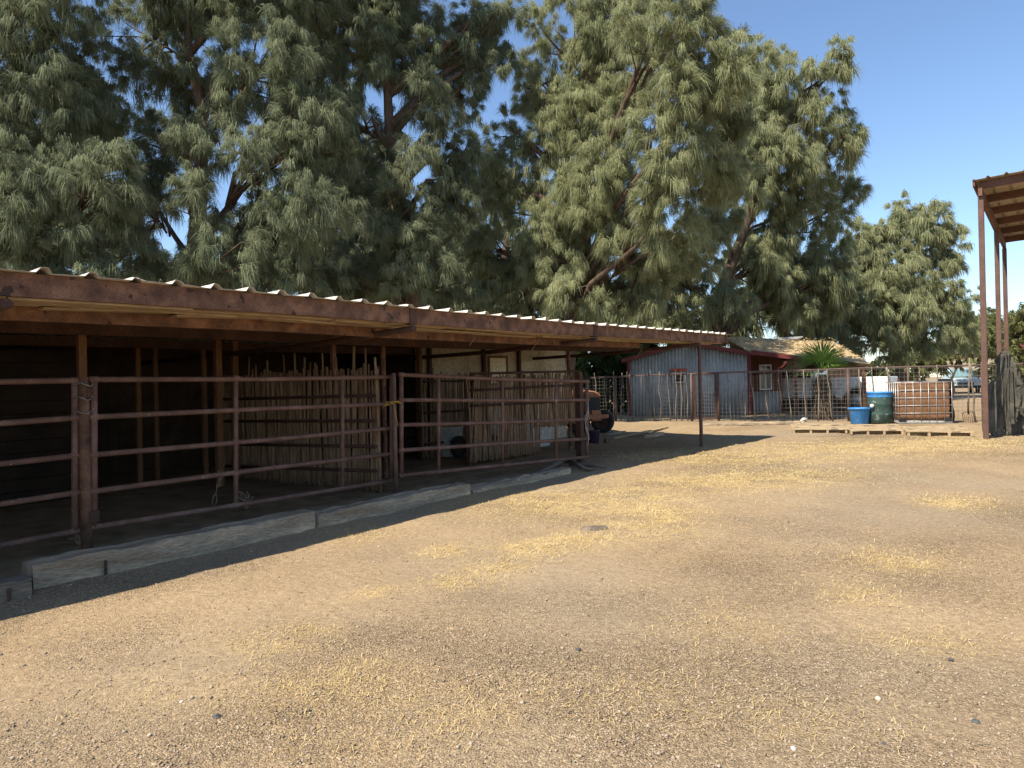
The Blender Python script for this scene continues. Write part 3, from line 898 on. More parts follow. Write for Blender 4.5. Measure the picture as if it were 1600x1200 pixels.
timber("worn grey timber in the middle of the row, behind the longest one", (498, 826), (735, 773), .17, .23, 'greywood', seg=26, lumps=.022)
timber("half buried timber at the far end under the outer gate", (738, 772), (893, 740), .10, .2, 'greywood', sink=.03, seg=20, lumps=.03)
# weathered limb on the ground
pts = [G(815, 751), G(845, 741), G(872, 732), G(890, 729), G(918, 737), G(940, 735)]
mb = MB().tube([p + Vector((0, 0, .03 + .05 * (i in (2, 3)))) for i, p in enumerate(pts)], [.015, .03, .045, .04, .03, .012], 8)
mb.tube([pts[3] + Vector((0, 0, .05)), G(925, 730) + Vector((0, 0, .03)), G(948, 733) + Vector((0, 0, .02))], [.035, .025, .01], 7)
tag(mb.build("fallen_branch", M['darktimber'], None, loc=pts[3]), "crooked grey branch lying on the ground at the outer gate", "branch")

# dry weeds
def weed(label, px, py, h, seed, n=7):
    rg = random.Random(seed); b = G(px, py); mb = MB()
    for i in range(n):
        a = rg.uniform(0, 6.28); l = h * rg.uniform(.4, 1)
        q = b + Vector((math.cos(a) * l * .25, math.sin(a) * l * .25, l))
        pts = wob(b, q, 6, .025, rg)
        mb.tube(pts, [.006, .005, .005, .004, .004, .003, .002], 5)
        for k in (3, 4, 5, 6):
            d = Vector((rg.uniform(-1, 1), rg.uniform(-1, 1), rg.uniform(.1, .8))) * .06
            mb.tube([pts[k], pts[k] + d], [.004, .006], 4)
    return tag(mb.build("dry_weed", M['dryweed'], None, loc=b), label, "weed", "dry weeds behind the long gate")
weed("tall dry weed stalk standing behind the long gate", 335, 792, .48, 3, 2)
weed("low dry weed tuft under the long gate's bottom rail", 385, 796, .2, 5, 6)
weed("small dry weed at the foot of the wired gate post", 122, 852, .16, 8, 8)

# ------------------------------------------------------------------ things inside the shelter
def tyre_wheel(root, c, r, w, ax, hub='rustdark', name="wheel", spokes=0):
    t = MB().lathe(c - Vector(ax).normalized() * (w / 2), [(r * .62, 0), (r * .8, -.0), (r * .95, w * .12), (r, w * .35), (r, w * .65), (r * .95, w * .88), (r * .8, w), (r * .62, w)], 28, ax, caps=False)
    o = MB().add(t.v, t.f, True).build(name, M['rubber'], root)
    md = o.modifiers.new("solid", 'SOLIDIFY'); md.thickness = .01
    h = MB().lathe(c - Vector(ax).normalized() * (w * .3), [(0.001, 0), (r * .15, 0), (r * .2, w * .2), (r * .6, w * .1), (r * .64, 0.0), (r * .64, w * .6), (r * .3, w * .5), (r * .18, w * .66), (.001, w * .66)], 20, ax, caps=False)
    h.build("rim", M[hub], o)
    return o
tb = G(702, 713); tb = tb + M2 * .1
mb = MB().lathe(tb, [(.26, 0), (.29, .03), (.31, .30), (.33, .5), (.345, .52), (.345, .55), (.325, .55), (.30, .3), (.27, .05), (.001, .05)], 28)
tag(mb.build("water_tub", M['offwhite'], None, loc=tb), "round dull white tub in shade behind the outward swung gate", "tub")
bx = G(656, 712) + M2 * .3
mb = MB()
for dx in (-.28, .28):
    for dy in (-.2, .2):
        p = bx + U2 * dx + M2 * dy
        mb.bar(p, p + Vector((0, 0, .45)), .05, .05)
for z_ in (.05, .24, .43):
    for dy in (-.2, .2):
        mb.bar(bx + U2 * -.3 + M2 * dy + Vector((0, 0, z_)), bx + U2 * .3 + M2 * dy + Vector((0, 0, z_)), .02, .12)
    for dx in (-.3, .3):
        mb.bar(bx + U2 * dx + M2 * -.2 + Vector((0, 0, z_)), bx + U2 * dx + M2 * .2 + Vector((0, 0, z_)), .02, .12)
tag(mb.build("feed_crate", M['barnwood'], None, loc=bx), "dark slatted wooden feed crate beside the round white tub", "crate")
# hand cart
cc = G(727, 716) + M2 * .15
cart = thing("hand_cart", cc, "low two-wheeled hand cart parked against the stick panel", "cart")
tyre_wheel(cart, cc + Vector((0, 0, .2)), .2, .09, M2)
tyre_wheel(cart, cc + M2 * .6 + Vector((0, 0, .2)), .2, .09, M2)
mb = MB()
mb.box(cc + U2 * .62 + M2 * .3 + Vector((0, 0, .29)), 1.3, .5, .03, ax=U2)
for dy in (.06, .54):
    mb.bar(cc + M2 * dy + Vector((0, 0, .25)) + U2 * -.03, cc + U2 * 1.9 + M2 * dy + Vector((0, 0, .25)), .04, .05)
mb.bar(cc + U2 * 1.2 + M2 * .06 + Vector((0, 0, 0)), cc + U2 * 1.2 + M2 * .06 + Vector((0, 0, .25)), .04, .04)
mb.build("bed", M['barnwood'], cart)
MB().tube([cc - M2 * .02 + Vector((0, 0, .2)), cc + M2 * .62 + Vector((0, 0, .2))], .015, 8).build("axle", M['rustdark'], cart)
# pale stock tank behind the raised sticks
tk = G(862, 700) + M2 * .55
mb = MB()
L_, W_, H_ = .95, .55, .42
def rrect(c, l, w, z, r=.12, n=5):
    out = []
    for (sx, sy, a0) in ((1, 1, 0), (-1, 1, 90), (-1, -1, 180), (1, -1, 270)):
        for i in range(n + 1):
            a = math.radians(a0 + 90 * i / n)
            out.append(c + U2 * (sx * (l / 2 - r) + r * math.cos(a)) + M2 * (sy * (w / 2 - r) + r * math.sin(a)) + Vector((0, 0, z)))
    return out
rings = [rrect(tk, L_ * k, W_ * k, z) for k, z in ((.9, 0), (.93, .05), (1, H_ - .03), (1.05, H_ - .02), (1.05, H_), (.97, H_), (.9, .06))]
n_ = len(rings[0]); vs = [p for r_ in rings for p in r_]; fs = []
for i in range(len(rings) - 1):
    for k in range(n_):
        fs.append((i * n_ + k, i * n_ + (k + 1) % n_, (i + 1) * n_ + (k + 1) % n_, (i + 1) * n_ + k))
fs += [tuple(reversed(range(n_))), tuple((len(rings) - 1) * n_ + k for k in range(n_))]
mb.add(vs, fs)
tag(mb.build("stock_tank", M['offwhite'], None, loc=tk), "pale rectangular stock tank under the short sticks of the panel", "tank")

# ------------------------------------------------------------------ tractor, bucket, scrap beyond the outer gate
tr0 = G(942, 676)
fw = Vector((.42, -.91, 0)).normalized(); sdv = Vector((-fw.y, fw.x, 0))   # forward, left
trac = thing("old_tractor", tr0 - sdv * .36 - fw * .9, "old rusty orange tractor half hidden behind the outer gate", "tractor")
tc0 = tr0 - sdv * .36 - fw * .05                          # point on the ground between the front wheels
def T(f, l, z): return Vector((tc0.x, tc0.y, gz(tc0.x, tc0.y))) + fw * f + sdv * l + Vector((0, 0, z))
mb = MB()
sec = []
for f in (-1.35, -.6, .0, .22):
    w = .22 if f < 0.1 else .2; zt = 1.10 if f < .1 else 1.06
    sec.append([T(f, -w, .60), T(f, -w, zt - .1), T(f, -w * .75, zt - .02), T(f, 0, zt), T(f, w * .75, zt - .02), T(f, w, zt - .1), T(f, w, .60)])
vs = [p for s_ in sec for p in s_]; fs = []
for i in range(3):
    for k in range(6):
        fs.append((i * 7 + k, i * 7 + k + 1, (i + 1) * 7 + k + 1, (i + 1) * 7 + k))
    fs.append((i * 7 + 6, i * 7, (i + 1) * 7, (i + 1) * 7 + 6))
fs += [tuple(range(7)), tuple(21 + k for k in reversed(range(7)))]
mb.add(vs, fs).build("hood", M['tractor'], trac, bevel=.015)
MB().box(T(.235, 0, .76), .03, .34, .32, ax=fw).build("grille", M['black'], trac)
MB().box(T(.24, 0, .97), .04, .36, .07, ax=fw).build("grille_cap", M['tractor'], trac, bevel=.01)
MB().box(T(-.5, 0, .48), 1.7, .26, .24, ax=fw).box(T(.16, 0, .5), .22, .38, .12, ax=fw).build("frame", M['tractor'], trac, bevel=.015)
MB().bar(T(.05, -.3, .36), T(.05, .3, .36), .09, .09).bar(T(.02, -.2, .36), T(-.1, -.1, .5), .06, .06).bar(T(.02, .2, .36), T(-.1, .1, .5), .06, .06).build("front_axle", M['tractor'], trac)
MB().bar(T(.32, -.36, .44), T(.32, .36, .44), .05, .1).bar(T(.1, -.3, .44), T(.32, -.3, .44), .05, .06).bar(T(.1, .3, .44), T(.32, .3, .44), .05, .06).build("bumper", M['tractor'], trac)
for l in (-.36, .36):
    tyre_wheel(trac, T(.05, l, .30), .30, .14, sdv * .62 - fw * .78, 'rustdark', "front_wheel")
for l in (-.62, .62):
    tyre_wheel(trac, T(-1.75, l, .62), .62, .32, sdv, 'tractor', "rear_wheel")
MB().tube([T(-1.35, 0, 1.0), T(-1.55, 0, 1.2)], .02, 8).lathe(T(-1.56, 0, 1.21), [(.17, 0), (.19, .012), (.17, .024), (.155, .012), (.17, 0)], 20, T(-1.75, 0, 1.4) - T(-1.55, 0, 1.2), caps=False).build("steering_wheel", M['black'], trac)
MB().box(T(-1.95, 0, .85), .4, .42, .06, ax=fw).box(T(-2.15, 0, 1.0), .06, .4, .26, ax=fw).bar(T(-1.95, 0, .45), T(-1.95, 0, .83), .07, .07).build("seat", M['rustdark'], trac, bevel=.015)
MB().tube([T(-.5, .1, 1.08), T(-.5, .1, 1.5)], .025, 8).build("exhaust", M['rustdark'], trac)
pk = G(928, 693)
tag(MB().lathe(pk, [(.105, 0), (.125, .26), (.135, .265), (.135, .285), (.118, .285), (.1, .02), (.001, .02)], 22).build("bucket", M['purple'], None, loc=pk), "dark purple bucket standing in front of the tractor wheel", "bucket")
wb = G(953, 692)
tag(MB().box(wb + Vector((0, 0, .045)), .22, .14, .1, ax=(1, .2, 0)).build("wood_block", M['darktimber'], None, loc=wb, bevel=.008), "dark square wood block on the ground right of the bucket", "block")
def plank(label, A, Bp, w, th, mat='pallet', lift=0.0, group="loose boards on the ground"):
    a, b = G(*A), G(*Bp)
    mb = MB().bar(a + Vector((0, 0, th / 2 + lift)), b + Vector((0, 0, th / 2 + lift)), w, th)
    return tag(mb.build("board", M[mat], None, loc=a.lerp(b, .5), bevel=.004), label, "board", group)
plank("dark edged board at the shade line right of the wood block", (1003, 685), (1034, 680), .14, .08, 'greywood')
plank("long thin board pointing towards the wire fence", (958, 686), (1042, 669), .1, .035)
plank("short board on the sunny ground beside the tractor wheel", (946, 681), (975, 675), .12, .03, 'greywood')
plank("long grey weathered plank lying along the foot of the wire fence", (1098, 666), (1248, 662), .22, .06, 'greywood')

# ------------------------------------------------------------------ wire fence
WL = 23.0
def FP(px):                                  # point of the fence line seen in photo column px
    r = ray(px, 640); k = r.x / r.y
    Y = WL / (1 + .47 * k)
    return gp(k * Y, Y)
fence = thing("wire_fence", FP(1240), "long wire mesh fence with pipe top rail and crooked branch stays", "fence")
RT = [(905, 591), (1082, 583.5), (1240, 579), (1340, 575.5), (1533, 570.6), (1700, 566)]
def rtop(px):
    for (a, ya), (b, yb) in zip(RT, RT[1:]):
        if px <= b: break
    y = ya + (yb - ya) * (px - a) / (b - a)
    return at(px, y, FP(px).y)
GATE = (1083, 1121)
def rail_run(p0, p1):
    pxs = np.linspace(p0, p1, 8)
    MB().tube([rtop(p) for p in pxs], .024, 10).build("rail", M['fencepipe'], fence)
rail_run(905, 1700)
for px in (917, 962, 1081, 1123, 1326, 1420, 1536, 1640):
    b = FP(px); t = rtop(px)
    MB().tube([b - Vector((0, 0, .1)), Vector((b.x, b.y, t.z + .01))], .035 if px != 1420 else .026, 10).build("post", M['fencepipe'], fence)
def mesh_run(p0, p1, parent, mat, sp=.105, inset=0.0):
    mb = MB()
    a, b = FP(p0), FP(p1)
    ln = (b - a).length; n = int(ln / sp)
    for i in range(n + 1):
        f = i / n; p = a.lerp(b, f)
        # photo column of this point, for the rail height
        px = CX + F * p.x / p.y + 8 * 0
        zt = rtop(min(max(px, 905), 1700)).z - .03
        mb.bar(Vector((p.x, p.y, gz(p.x, p.y) + .03)), Vector((p.x, p.y, zt)), .0038, .0038, up=(1, 0, 0))
    for k in range(13):
        f = k / 12
        pts = []
        for i in range(11):
            p = a.lerp(b, i / 10)
            px = CX + F * p.x / p.y
            zt = rtop(min(max(px, 905), 1700)).z - .03
            z0_ = gz(p.x, p.y) + .04
            pts.append(Vector((p.x, p.y, z0_ + (zt - z0_) * f)))
        mb.tube(pts, .0021, 4)
    mb.build("wire_mesh", mat, parent)
mesh_run(917, 1081, fence, M['wire']); mesh_run(1123, 1536, fence, M['wire']); mesh_run(1536, 1700, fence, M['wire'])
rg = random.Random(21)
for px in (935, 946, 957, 970, 981, 989, 1002, 1015, 1023, 1031, 1047, 1056, 1065, 1074, 1143, 1163, 1179, 1200, 1219, 1237, 1258, 1278, 1300, 1346, 1370, 1393, 1444, 1469, 1523, 1556, 1585):
    b = FP(px); t = rtop(px)
    b = b + Vector((0, -.03, 0))
    big = 1.8 if px in (1523, 1393) else (1.25 if px > 1130 else 1.0)
    top = Vector((b.x + rg.uniform(-.14, .06), b.y, t.z + (rg.uniform(.02, .2) if px < 1080 else rg.uniform(-.02, .06))))
    pts = wob(b, top, 5, .028, rg)
    r0 = rg.uniform(.009, .017) * big
    MB().tube(pts, [r0 * k for k in (1.1, 1, .95, .9, .85, .75)], 7).build("stay", M['branch'], fence)
# gate in the fence
pg = thing("pen_gate", FP(1102), "narrow dark framed mesh gate set in the wire fence before the shed", "gate")
ga, gb = FP(GATE[0] + 3), FP(GATE[1] - 2)
zt = rtop(1102).z - .02
za, zb_ = ga.z + .08, gb.z + .08
MB().bar(Vector((ga.x, ga.y, za)), Vector((ga.x, ga.y, zt)), .05, .05).bar(Vector((gb.x, gb.y, zb_)), Vector((gb.x, gb.y, zt)), .05, .05)\
    .bar(Vector((ga.x, ga.y, za)), Vector((gb.x, gb.y, zb_)), .05, .05).bar(Vector((ga.x, ga.y, zt)), Vector((gb.x, gb.y, zt)), .05, .05).build("gate_frame", M['rustdark'], pg)
mb = MB()
for i in range(1, 9):
    p = ga.lerp(gb, i / 9); mb.bar(Vector((p.x, p.y, za)), Vector((p.x, p.y, zt)), .005, .005, up=(1, 0, 0))
for i in range(1, 12):
    z_ = za + (zt - za) * i / 12; mb.bar(Vector((ga.x, ga.y, z_)), Vector((gb.x, gb.y, z_)), .005, .005)
mb.build("mesh", M['wire'], pg)
MB().box(ga.lerp(gb, .9) + Vector((0, -.04, .75)), .16, .04, .03).build("latch", M['rustdark'], pg)

# ------------------------------------------------------------------ corrugated shed and house behind the fence
SY = 24.0
shed = thing("tin_shed", gp(*at(1080, 650, SY).xy), "corrugated steel shed with red trim and low gable behind the wire fence", "shed")
def corr(mb, a, b, zlo, ztopf, pitch=.11, amp=.026):
    """vertical corrugated sheet between two plan points"""
    ax = (b - a); ax.z = 0; ln = ax.length; ax.normalize(); nn = Vector((ax.y, -ax.x, 0))
    n = int(ln / pitch) * 4
    vs, fs = [], []
    for i in range(n + 1):
        f = i / n; p = a + ax * (ln * f) + nn * (amp * math.sin(i * math.pi / 2))
        vs += [Vector((p.x, p.y, zlo)), Vector((p.x, p.y, ztopf(f)))]
    for i in range(n): fs.append((2 * i, 2 * i + 2, 2 * i + 3, 2 * i + 1))
    mb.add(vs, fs, True)
sl, sr_ = at(984, 640, SY + .4), at(1172, 640, SY - .6)
apx = .5
zl = at(984, 562, sl.y).z; zr_ = at(1172, 552, sr_.y).z; zap = at(1085, 536, SY).z
def gable(f): return zl + (zap - zl) * (f / .5) if f < .5 else zap + (zr_ - zap) * ((f - .5) / .5)
mb = MB(); corr(mb, sl, sr_, .1, gable)
mb.build("front_wall", M['steel'], shed, solid=.01)
back = Vector((.35, 1, 0)).normalized() * 6
slB, srB = sl + back, sr_ + back
mb = MB(); corr(mb, slB, sl, .1, lambda f: zl); mb.build("side_wall", M['steel'], shed, solid=.01)
mb = MB(); corr(mb, sr_, srB, .1, lambda f: zr_); mb.build("side_wall", M['steel'], shed, solid=.01)
ap0 = sl.lerp(sr_, .5); ap0.z = zap
def v3(p, z): return Vector((p.x, p.y, z))
fo = -back.normalized() * .25
axs = (sr_ - sl).normalized()
for e0, z_e, sgn in ((sl, zl, -1), (sr_, zr_, 1)):
    ev = v3(e0, z_e) + axs * sgn * .2 + Vector((0, 0, -.02))
    q = [ap0 + fo + Vector((0, 0, .03)), ev + fo + Vector((0, 0, .0)), ev + back, ap0 + back + Vector((0, 0, .03))]
    MB().prism(q, (0, 0, .04)).build("roof", M['litter'], shed)
    MB().bar(ap0 + fo * 1.06 + Vector((0, 0, -.0)), ev + fo * 1.06 + Vector((0, 0, -.03)), .03, .13).build("rake_trim", M['redtrim'], shed)
MB().bar(v3(sr_, .1) + fo * .1, v3(sr_, zr_) + fo * .1, .14, .1, up=(1, 0, 0)).build("corner_trim", M['redtrim'], shed)
MB().bar(v3(sl, .1) + fo * .1, v3(sl, zl) + fo * .1, .1, .1, up=(1, 0, 0)).build("corner_trim", M['redtrim'], shed)
# cooler in the wall under a red board
ac = at(1062, 590, SY - .05) + fo * .6
unit = MB().box(ac, .42, .3, .36, ax=axs).build("wall_cooler", M['offwhite'], shed, bevel=.015)
MB().box(ac + fo * .62 + Vector((0, 0, -.02)), .3, .02, .22, ax=axs).build("vent", M['black'], unit)
MB().box(ac + Vector((0, 0, .25)) + fo * .1, .52, .34, .1, ax=axs).build("awning", M['cloth_red'], shed, bevel=.01)

# house wing to the right: board wall, window, porch, hipped roof under leaf litter
hs = thing("house_wing", gp(*at(1275, 650, SY).xy), "low red brown house wing with porch and leaf covered roof", "house")
wl0, wl1 = at(1176, 640, SY + .6), at(1218, 640, SY + .6)
zt = at(1200, 553, wl0.y).z
zm = at(1200, 612, wl0.y).z
mb = MB(); n = 9
for i in range(n):
    a = wl0.lerp(wl1, i / n); b = wl0.lerp(wl1, (i + .94) / n)
    mb.hexa([v3(a, zm), v3(b, zm), v3(b, zm) + Vector((0, .08, 0)), v3(a, zm) + Vector((0, .08, 0)), v3(a, zt), v3(b, zt), v3(b, zt) + Vector((0, .08, 0)), v3(a, zt) + Vector((0, .08, 0))])
mb.build("board_wall", M['redwall'], hs)
mb = MB(); corr(mb, v3(wl0, 0) + Vector((0, -.01, 0)), v3(wl1, 0) + Vector((0, -.01, 0)), .1, lambda f: zm + .02)
mb.build("wainscot", M['steel'], hs, solid=.01)
wy = wl0.y - .03
p0_, p1_ = at(1187, 571, wy), at(1205, 608, wy)
cx_, cz_, ww, hh = (p0_.x + p1_.x) / 2, (p0_.z + p1_.z) / 2, p1_.x - p0_.x, p0_.z - p1_.z
wobj = MB()
for dx in (-ww / 2, 0, ww / 2): wobj.box((cx_ + dx, wy, cz_), .045, .06, hh + .05)
for dz in (-hh / 2, hh / 2): wobj.box((cx_, wy, cz_ + dz), ww - .05, .055, .05)
wobj = wobj.build("window", M['white'], hs)
MB().box((cx_, wy + .01, cz_), ww - .05, .02, hh - .06).build("pane", M['glass'], wobj)
# porch back wall, dark, and the roof
e0 = at(1150, 545, SY - .5); e1 = at(1362, 570, SY - 3.0)
pb1 = at(1350, 640, SY + 4.6); pb0 = Vector((wl1.x + .02, SY + 5.2, 0))
mb = MB().hexa([v3(pb0, 0), v3(pb1, 0), v3(pb1, 0) + Vector((0, .15, 0)), v3(pb0, 0) + Vector((0, .15, 0)), v3(pb0, 2.3), v3(pb1, 2.2), v3(pb1, 2.2) + Vector((0, .15, 0)), v3(pb0, 2.3) + Vector((0, .15, 0))])
mb.build("porch_wall", M['barnwood'], hs)
mb = MB().hexa([v3(wl1, 0), v3(wl1, 0) + Vector((.12, 0, 0)), v3(pb0, 0) + Vector((.12, 0, 0)), v3(pb0, 0), v3(wl1, 2.3), v3(wl1, 2.3) + Vector((.12, 0, 0)), v3(pb0, 2.3) + Vector((.12, 0, 0)), v3(pb0, 2.3)])
mb.build("porch_wall", M['redwall'], hs)
r0, r1 = at(1138, 528, SY + 3.0), at(1303, 535, SY + 2.0)
e1b = at(1236, 566, SY + 2.5); bk = at(1150, 548, SY + 6)
e1b.z = e1.z
e00 = at(1172, 548, SY - .9)
q0 = at(1268, 561, SY - 2.4)
# front slope in two facets, then the hip end and the back
n_x, n_y = 26, 8
vs, fs = [], []
for i in range(n_x + 1):
    f = i / n_x
    lo = e00.lerp(e1, f); hi = r0.lerp(r1, f)
    for j in range(n_y + 1):
        t = j / n_y
        p = lo.lerp(hi, t)
        p.z += .04 * mnoise.noise(p * 1.3) + .02 * mnoise.noise(p * 3.7)
        vs.append(p)
for i in range(n_x):
    for j in range(n_y):
        a = i * (n_y + 1) + j
        fs.append((a, a + n_y + 1, a + n_y + 2, a + 1))
mb = MB().add(vs, fs)
mb.add([e1, e1b, r1], [(0, 1, 2)])
mb.add([r0, r1, e1b, v3(bk, e1b.z + .3)], [(0, 1, 2, 3)])
mb.build("roof", M['litter'], hs, solid=.06)
MB().bar(e00 + Vector((0, -.05, -.05)), e00.lerp(e1, .45) + Vector((0, -.05, -.05)), .03, .14).build("eave_trim", M['redtrim'], hs)
MB().bar(e00.lerp(e1, .46) + Vector((0, -.05, -.03)), e1 + Vector((0, -.05, -.03)), .03, .09).build("eave_trim", M['barnwood'], hs)
for f in (.42, .97):
    p = e00.lerp(e1, f) + Vector((-.05, .15, 0))
    MB().bar(v3(p, 0), v3(p, p.z - .1), .09, .09, up=(0, 1, 0)).build("porch_post", M['brownwood'], hs)
gp0 = at(1228, 566, SY - 1.6)
MB().tube([gp0, gp0 + Vector((-.02, .1, -.12)), gp0 + Vector((-.2, .6, -.3)), gp0 + Vector((-.75, 2.2, -.34))], .045, 10).build("gutter_pipe", M['redtrim'], hs)
# leaves and twigs on the roof
n = 2200
f = NR.uniform(0, 1, n); t = NR.uniform(0.05, 1, n)
lo = np.array(e00) + (np.array(e1) - np.array(e00)) * f[:, None]; hi = np.array(r0) + (np.array(r1) - np.array(r0)) * f[:, None]
c = lo + (hi - lo) * t[:, None]; c[:, 2] += NR.uniform(.055, .075, n) + .05 * (t > .93) * NR.uniform(0, 2, n)
d = NR.normal(0, .026, (n, 3)); e = NR.normal(0, .015, (n, 3)); d[:, 2] *= .4; e[:, 2] *= .4
v = np.stack([c - d - e, c + d - e, c + d + e, c - d + e], 1).reshape(-1, 3)
lf = np_mesh("leaf_litter", v, (np.arange(n) * 4)[:, None] + np.arange(4)[None], None, M['roofleaf'], hs)
lf["kind"] = "stuff"
# pale pipes lying along the ridge
pp = at(1205, 530, SY + 2.7)
mb = MB()
for k, (ya, yb) in enumerate(((532, 526.5), (534, 528), (531, 529))):
    a_ = at(1195 + 4 * k, ya, SY + 2.4); b_ = at(1254 - 3 * k, yb, SY + 2.1)
    mb.tube([a_, a_.lerp(b_, .5) + Vector((0, 0, .02)), b_], .03, 8)
tag(mb.build("pipe_bundle", M['offwhite'], None, loc=pp), "pale bundle of pipes lying on the house roof ridge", "pipes")

# ------------------------------------------------------------------ palm
pmb = FP(1284) + Vector((.35, .75, 0))
palm = thing("fan_palm", pmb, "young fan palm with shaggy trunk behind the wire fence", "palm")
ph = at(1280, 585, pmb.y).z
mb = MB()
mb.tube([pmb + Vector((0, 0, z_)) for z_ in (0, .3, .7, ph - gz(pmb.x, pmb.y))], [.17, .2, .2, .12], 12)
mb.build("trunk", M['thatch'], palm)
rg = random.Random(5)
mb = MB()
for i in range(420):
    a = rg.uniform(0, 6.283); z_ = rg.uniform(.1, ph - .1); r_ = rg.uniform(.16, .26)
    p = pmb + Vector((math.cos(a) * r_, math.sin(a) * r_, z_)); p.z = z_ + .1
    q = p + Vector((math.cos(a) * rg.uniform(.05, .2), math.sin(a) * rg.uniform(.05, .2), -rg.uniform(.15, .45)))
    t_ = Vector((-math.sin(a), math.cos(a), 0)) * rg.uniform(.01, .03)
    mb.add([p - t_, p + t_, q], [(0, 1, 2)])
mb.build("dead_skirt", M['thatch'], palm)
ctr = Vector((pmb.x, pmb.y, ph + .05))
def frond(a, el, ln, rad):
    mb = MB()
    dr = Vector((math.cos(a) * math.cos(el), math.sin(a) * math.cos(el), math.sin(el)))
    tip = ctr + dr * ln
    mb.tube([ctr, ctr.lerp(tip, .5) + Vector((0, 0, .03)), tip], [.014, .011, .008], 6)
    side = dr.cross(Vector((0, 0, 1)))
    if side.length < .1: side = Vector((1, 0, 0))
    side.normalize(); upn = side.cross(dr).normalized()
    nb = 17
    for k in range(nb):
        w = math.radians(-100 + 200 * k / (nb - 1))
        d = dr * math.cos(w) + side * math.sin(w)
        l = rad * (1 - .25 * abs(w) / 2.2) * rg.uniform(.9, 1.05)
        droop = Vector((0, 0, -1)) * (l * rg.uniform(.02, .22))
        wd = .015 + .008 * math.cos(w)
        sd2 = d.cross(upn).normalized() * wd
        m1 = tip + d * l * .55 + upn * .02
        e = tip + d * l + droop
        mb.add([tip - sd2 * .25, tip + sd2 * .25, m1 + sd2, m1 - sd2, e], [(0, 1, 2, 3), (3, 2, 4)])
    return mb
for i in range(13):
    a = i * 2.399 + rg.uniform(-.2, .2)
    el = math.radians(86 - i * 7.2 + rg.uniform(-6, 6))
    frond(a, el, rg.uniform(.30, .48), rg.uniform(.62, .82)).build("frond", M['palmleaf'], palm)

# ------------------------------------------------------------------ tubs, barrel, tote, pallets by the fence
tb = G(1343, 662)
blue = thing("blue_tub", tb, "round bright blue plastic tub beside the green barrel", "tub")
MB().lathe(tb, [(.195, 0), (.205, .01), (.22, .16), (.225, .165), (.235, .30), (.24, .305), (.246, .36), (.27, .365), (.272, .40), (.25, .405), (.24, .36), (.2, .03), (.001, .03)], 36).build("body", M['blue'], blue)
gb_ = G(1379, 662) + Vector((.02, .15, 0))
bar_ = thing("green_barrel", gb_, "dark green plastic barrel with a bright blue top", "barrel")
MB().lathe(gb_, [(.25, 0), (.28, .02), (.285, .2), (.292, .22), (.292, .24), (.285, .26), (.287, .46), (.294, .48), (.294, .5), (.287, .52), (.287, .66)], 36, caps=False).build("body", M['green'], bar_)
MB().lathe(gb_, [(.288, .661), (.292, .69), (.292, .75), (.3, .755), (.3, .79), (.28, .795), (.275, .72), (.26, .60), (.001, .60)], 36, caps=False).build("top_band", M['blue'], bar_)
MB().lathe(gb_ + Vector((-.26, -.16, .45)), [(.001, 0), (.045, 0), (.045, .06), (.02, .07), (.001, .07)], 14, (-.8, -.6, 0)).build("cap", M['white'], bar_)
# rod leaning on the barrel
ra_ = G(1389, 661) + Vector((0, -.02, 0)); rb_ = at(1401, 632, gb_.y - .1)
tag(MB().tube([ra_, ra_.lerp(rb_, .5) + Vector((.0, 0, -.01)), rb_], .018, 8).build("white_pole", M['white'], None, loc=ra_), "short white pole leaning between the barrel and the caged tank", "pole")

t0, t1 = G(1404, 663), G(1488, 662)
tax = (t1 - t0); tax.z = 0; TW = tax.length; tax.normalize(); tnn = Vector((-tax.y, tax.x, 0))
TD, TH = .95, TW * .86
tote = thing("caged_tank", t0.lerp(t1, .5) + tnn * TD / 2, "brown liquid tank in a white wire cage standing behind the pallets", "tank")
def TT(a, b, z): return t0 + tax * (a * TW) + tnn * (b * TD) + Vector((0, 0, z))
def tring(f, z, b0=.012, b1=.988, r=.06):
    out = []
    for (a, b, sx, sy, a0) in ((b1, b1, 1, 1, 0), (b0, b1, -1, 1, 90), (b0, b0, -1, -1, 180), (b1, b0, 1, -1, 270)):
        for i in range(5):
            w = math.radians(a0 + 22.5 * i)
            out.append(t0 + tax * ((.5 + (a - .5) * f) * TW - sx * r + r * math.cos(w)) + tnn * ((.5 + (b - .5) * f) * TD - sy * r + r * math.sin(w)) + Vector((0, 0, z)))
    return out
zz = []
base = .1
nb = 5
hh = (TH - base - .04) / nb
rings = [tring(.9, base)]
for k in range(nb):
    z_ = base + k * hh
    rings += [tring(.985, z_ + .02), tring(1.0, z_ + hh * .5), tring(.992, z_ + hh - .025), tring(.975, z_ + hh - .005)]
rings += [tring(.9, TH - .015)]
n_ = len(rings[0]); vs = [p for r_ in rings for p in r_]; fs = []
for i in range(len(rings) - 1):
    for k in range(n_):
        fs.append((i * n_ + k, i * n_ + (k + 1) % n_, (i + 1) * n_ + (k + 1) % n_, (i + 1) * n_ + k))
fs += [tuple(reversed(range(n_))), tuple((len(rings) - 1) * n_ + k for k in range(n_))]
MB().add(vs, fs, True).build("bottle", M['brownliq'], tote)
MB().lathe(TT(.5, .5, TH - .03), [(.09, 0), (.09, .06), (.001, .06)], 20).build("lid", M['black'], tote)
mb = MB()
zs = [.08 + (TH - .08) * k / 5 for k in range(6)]
for z_ in zs:
    c4 = [TT(0, 0, z_), TT(1, 0, z_), TT(1, 1, z_), TT(0, 1, z_)]
    for i in range(4): mb.tube([c4[i], c4[(i + 1) % 4]], .0085, 8)
for k in range(8):
    a = k / 7
    for b in (-.012, 1.012): mb.tube([TT(a, b, .06), TT(a, b, TH)], .008, 8)
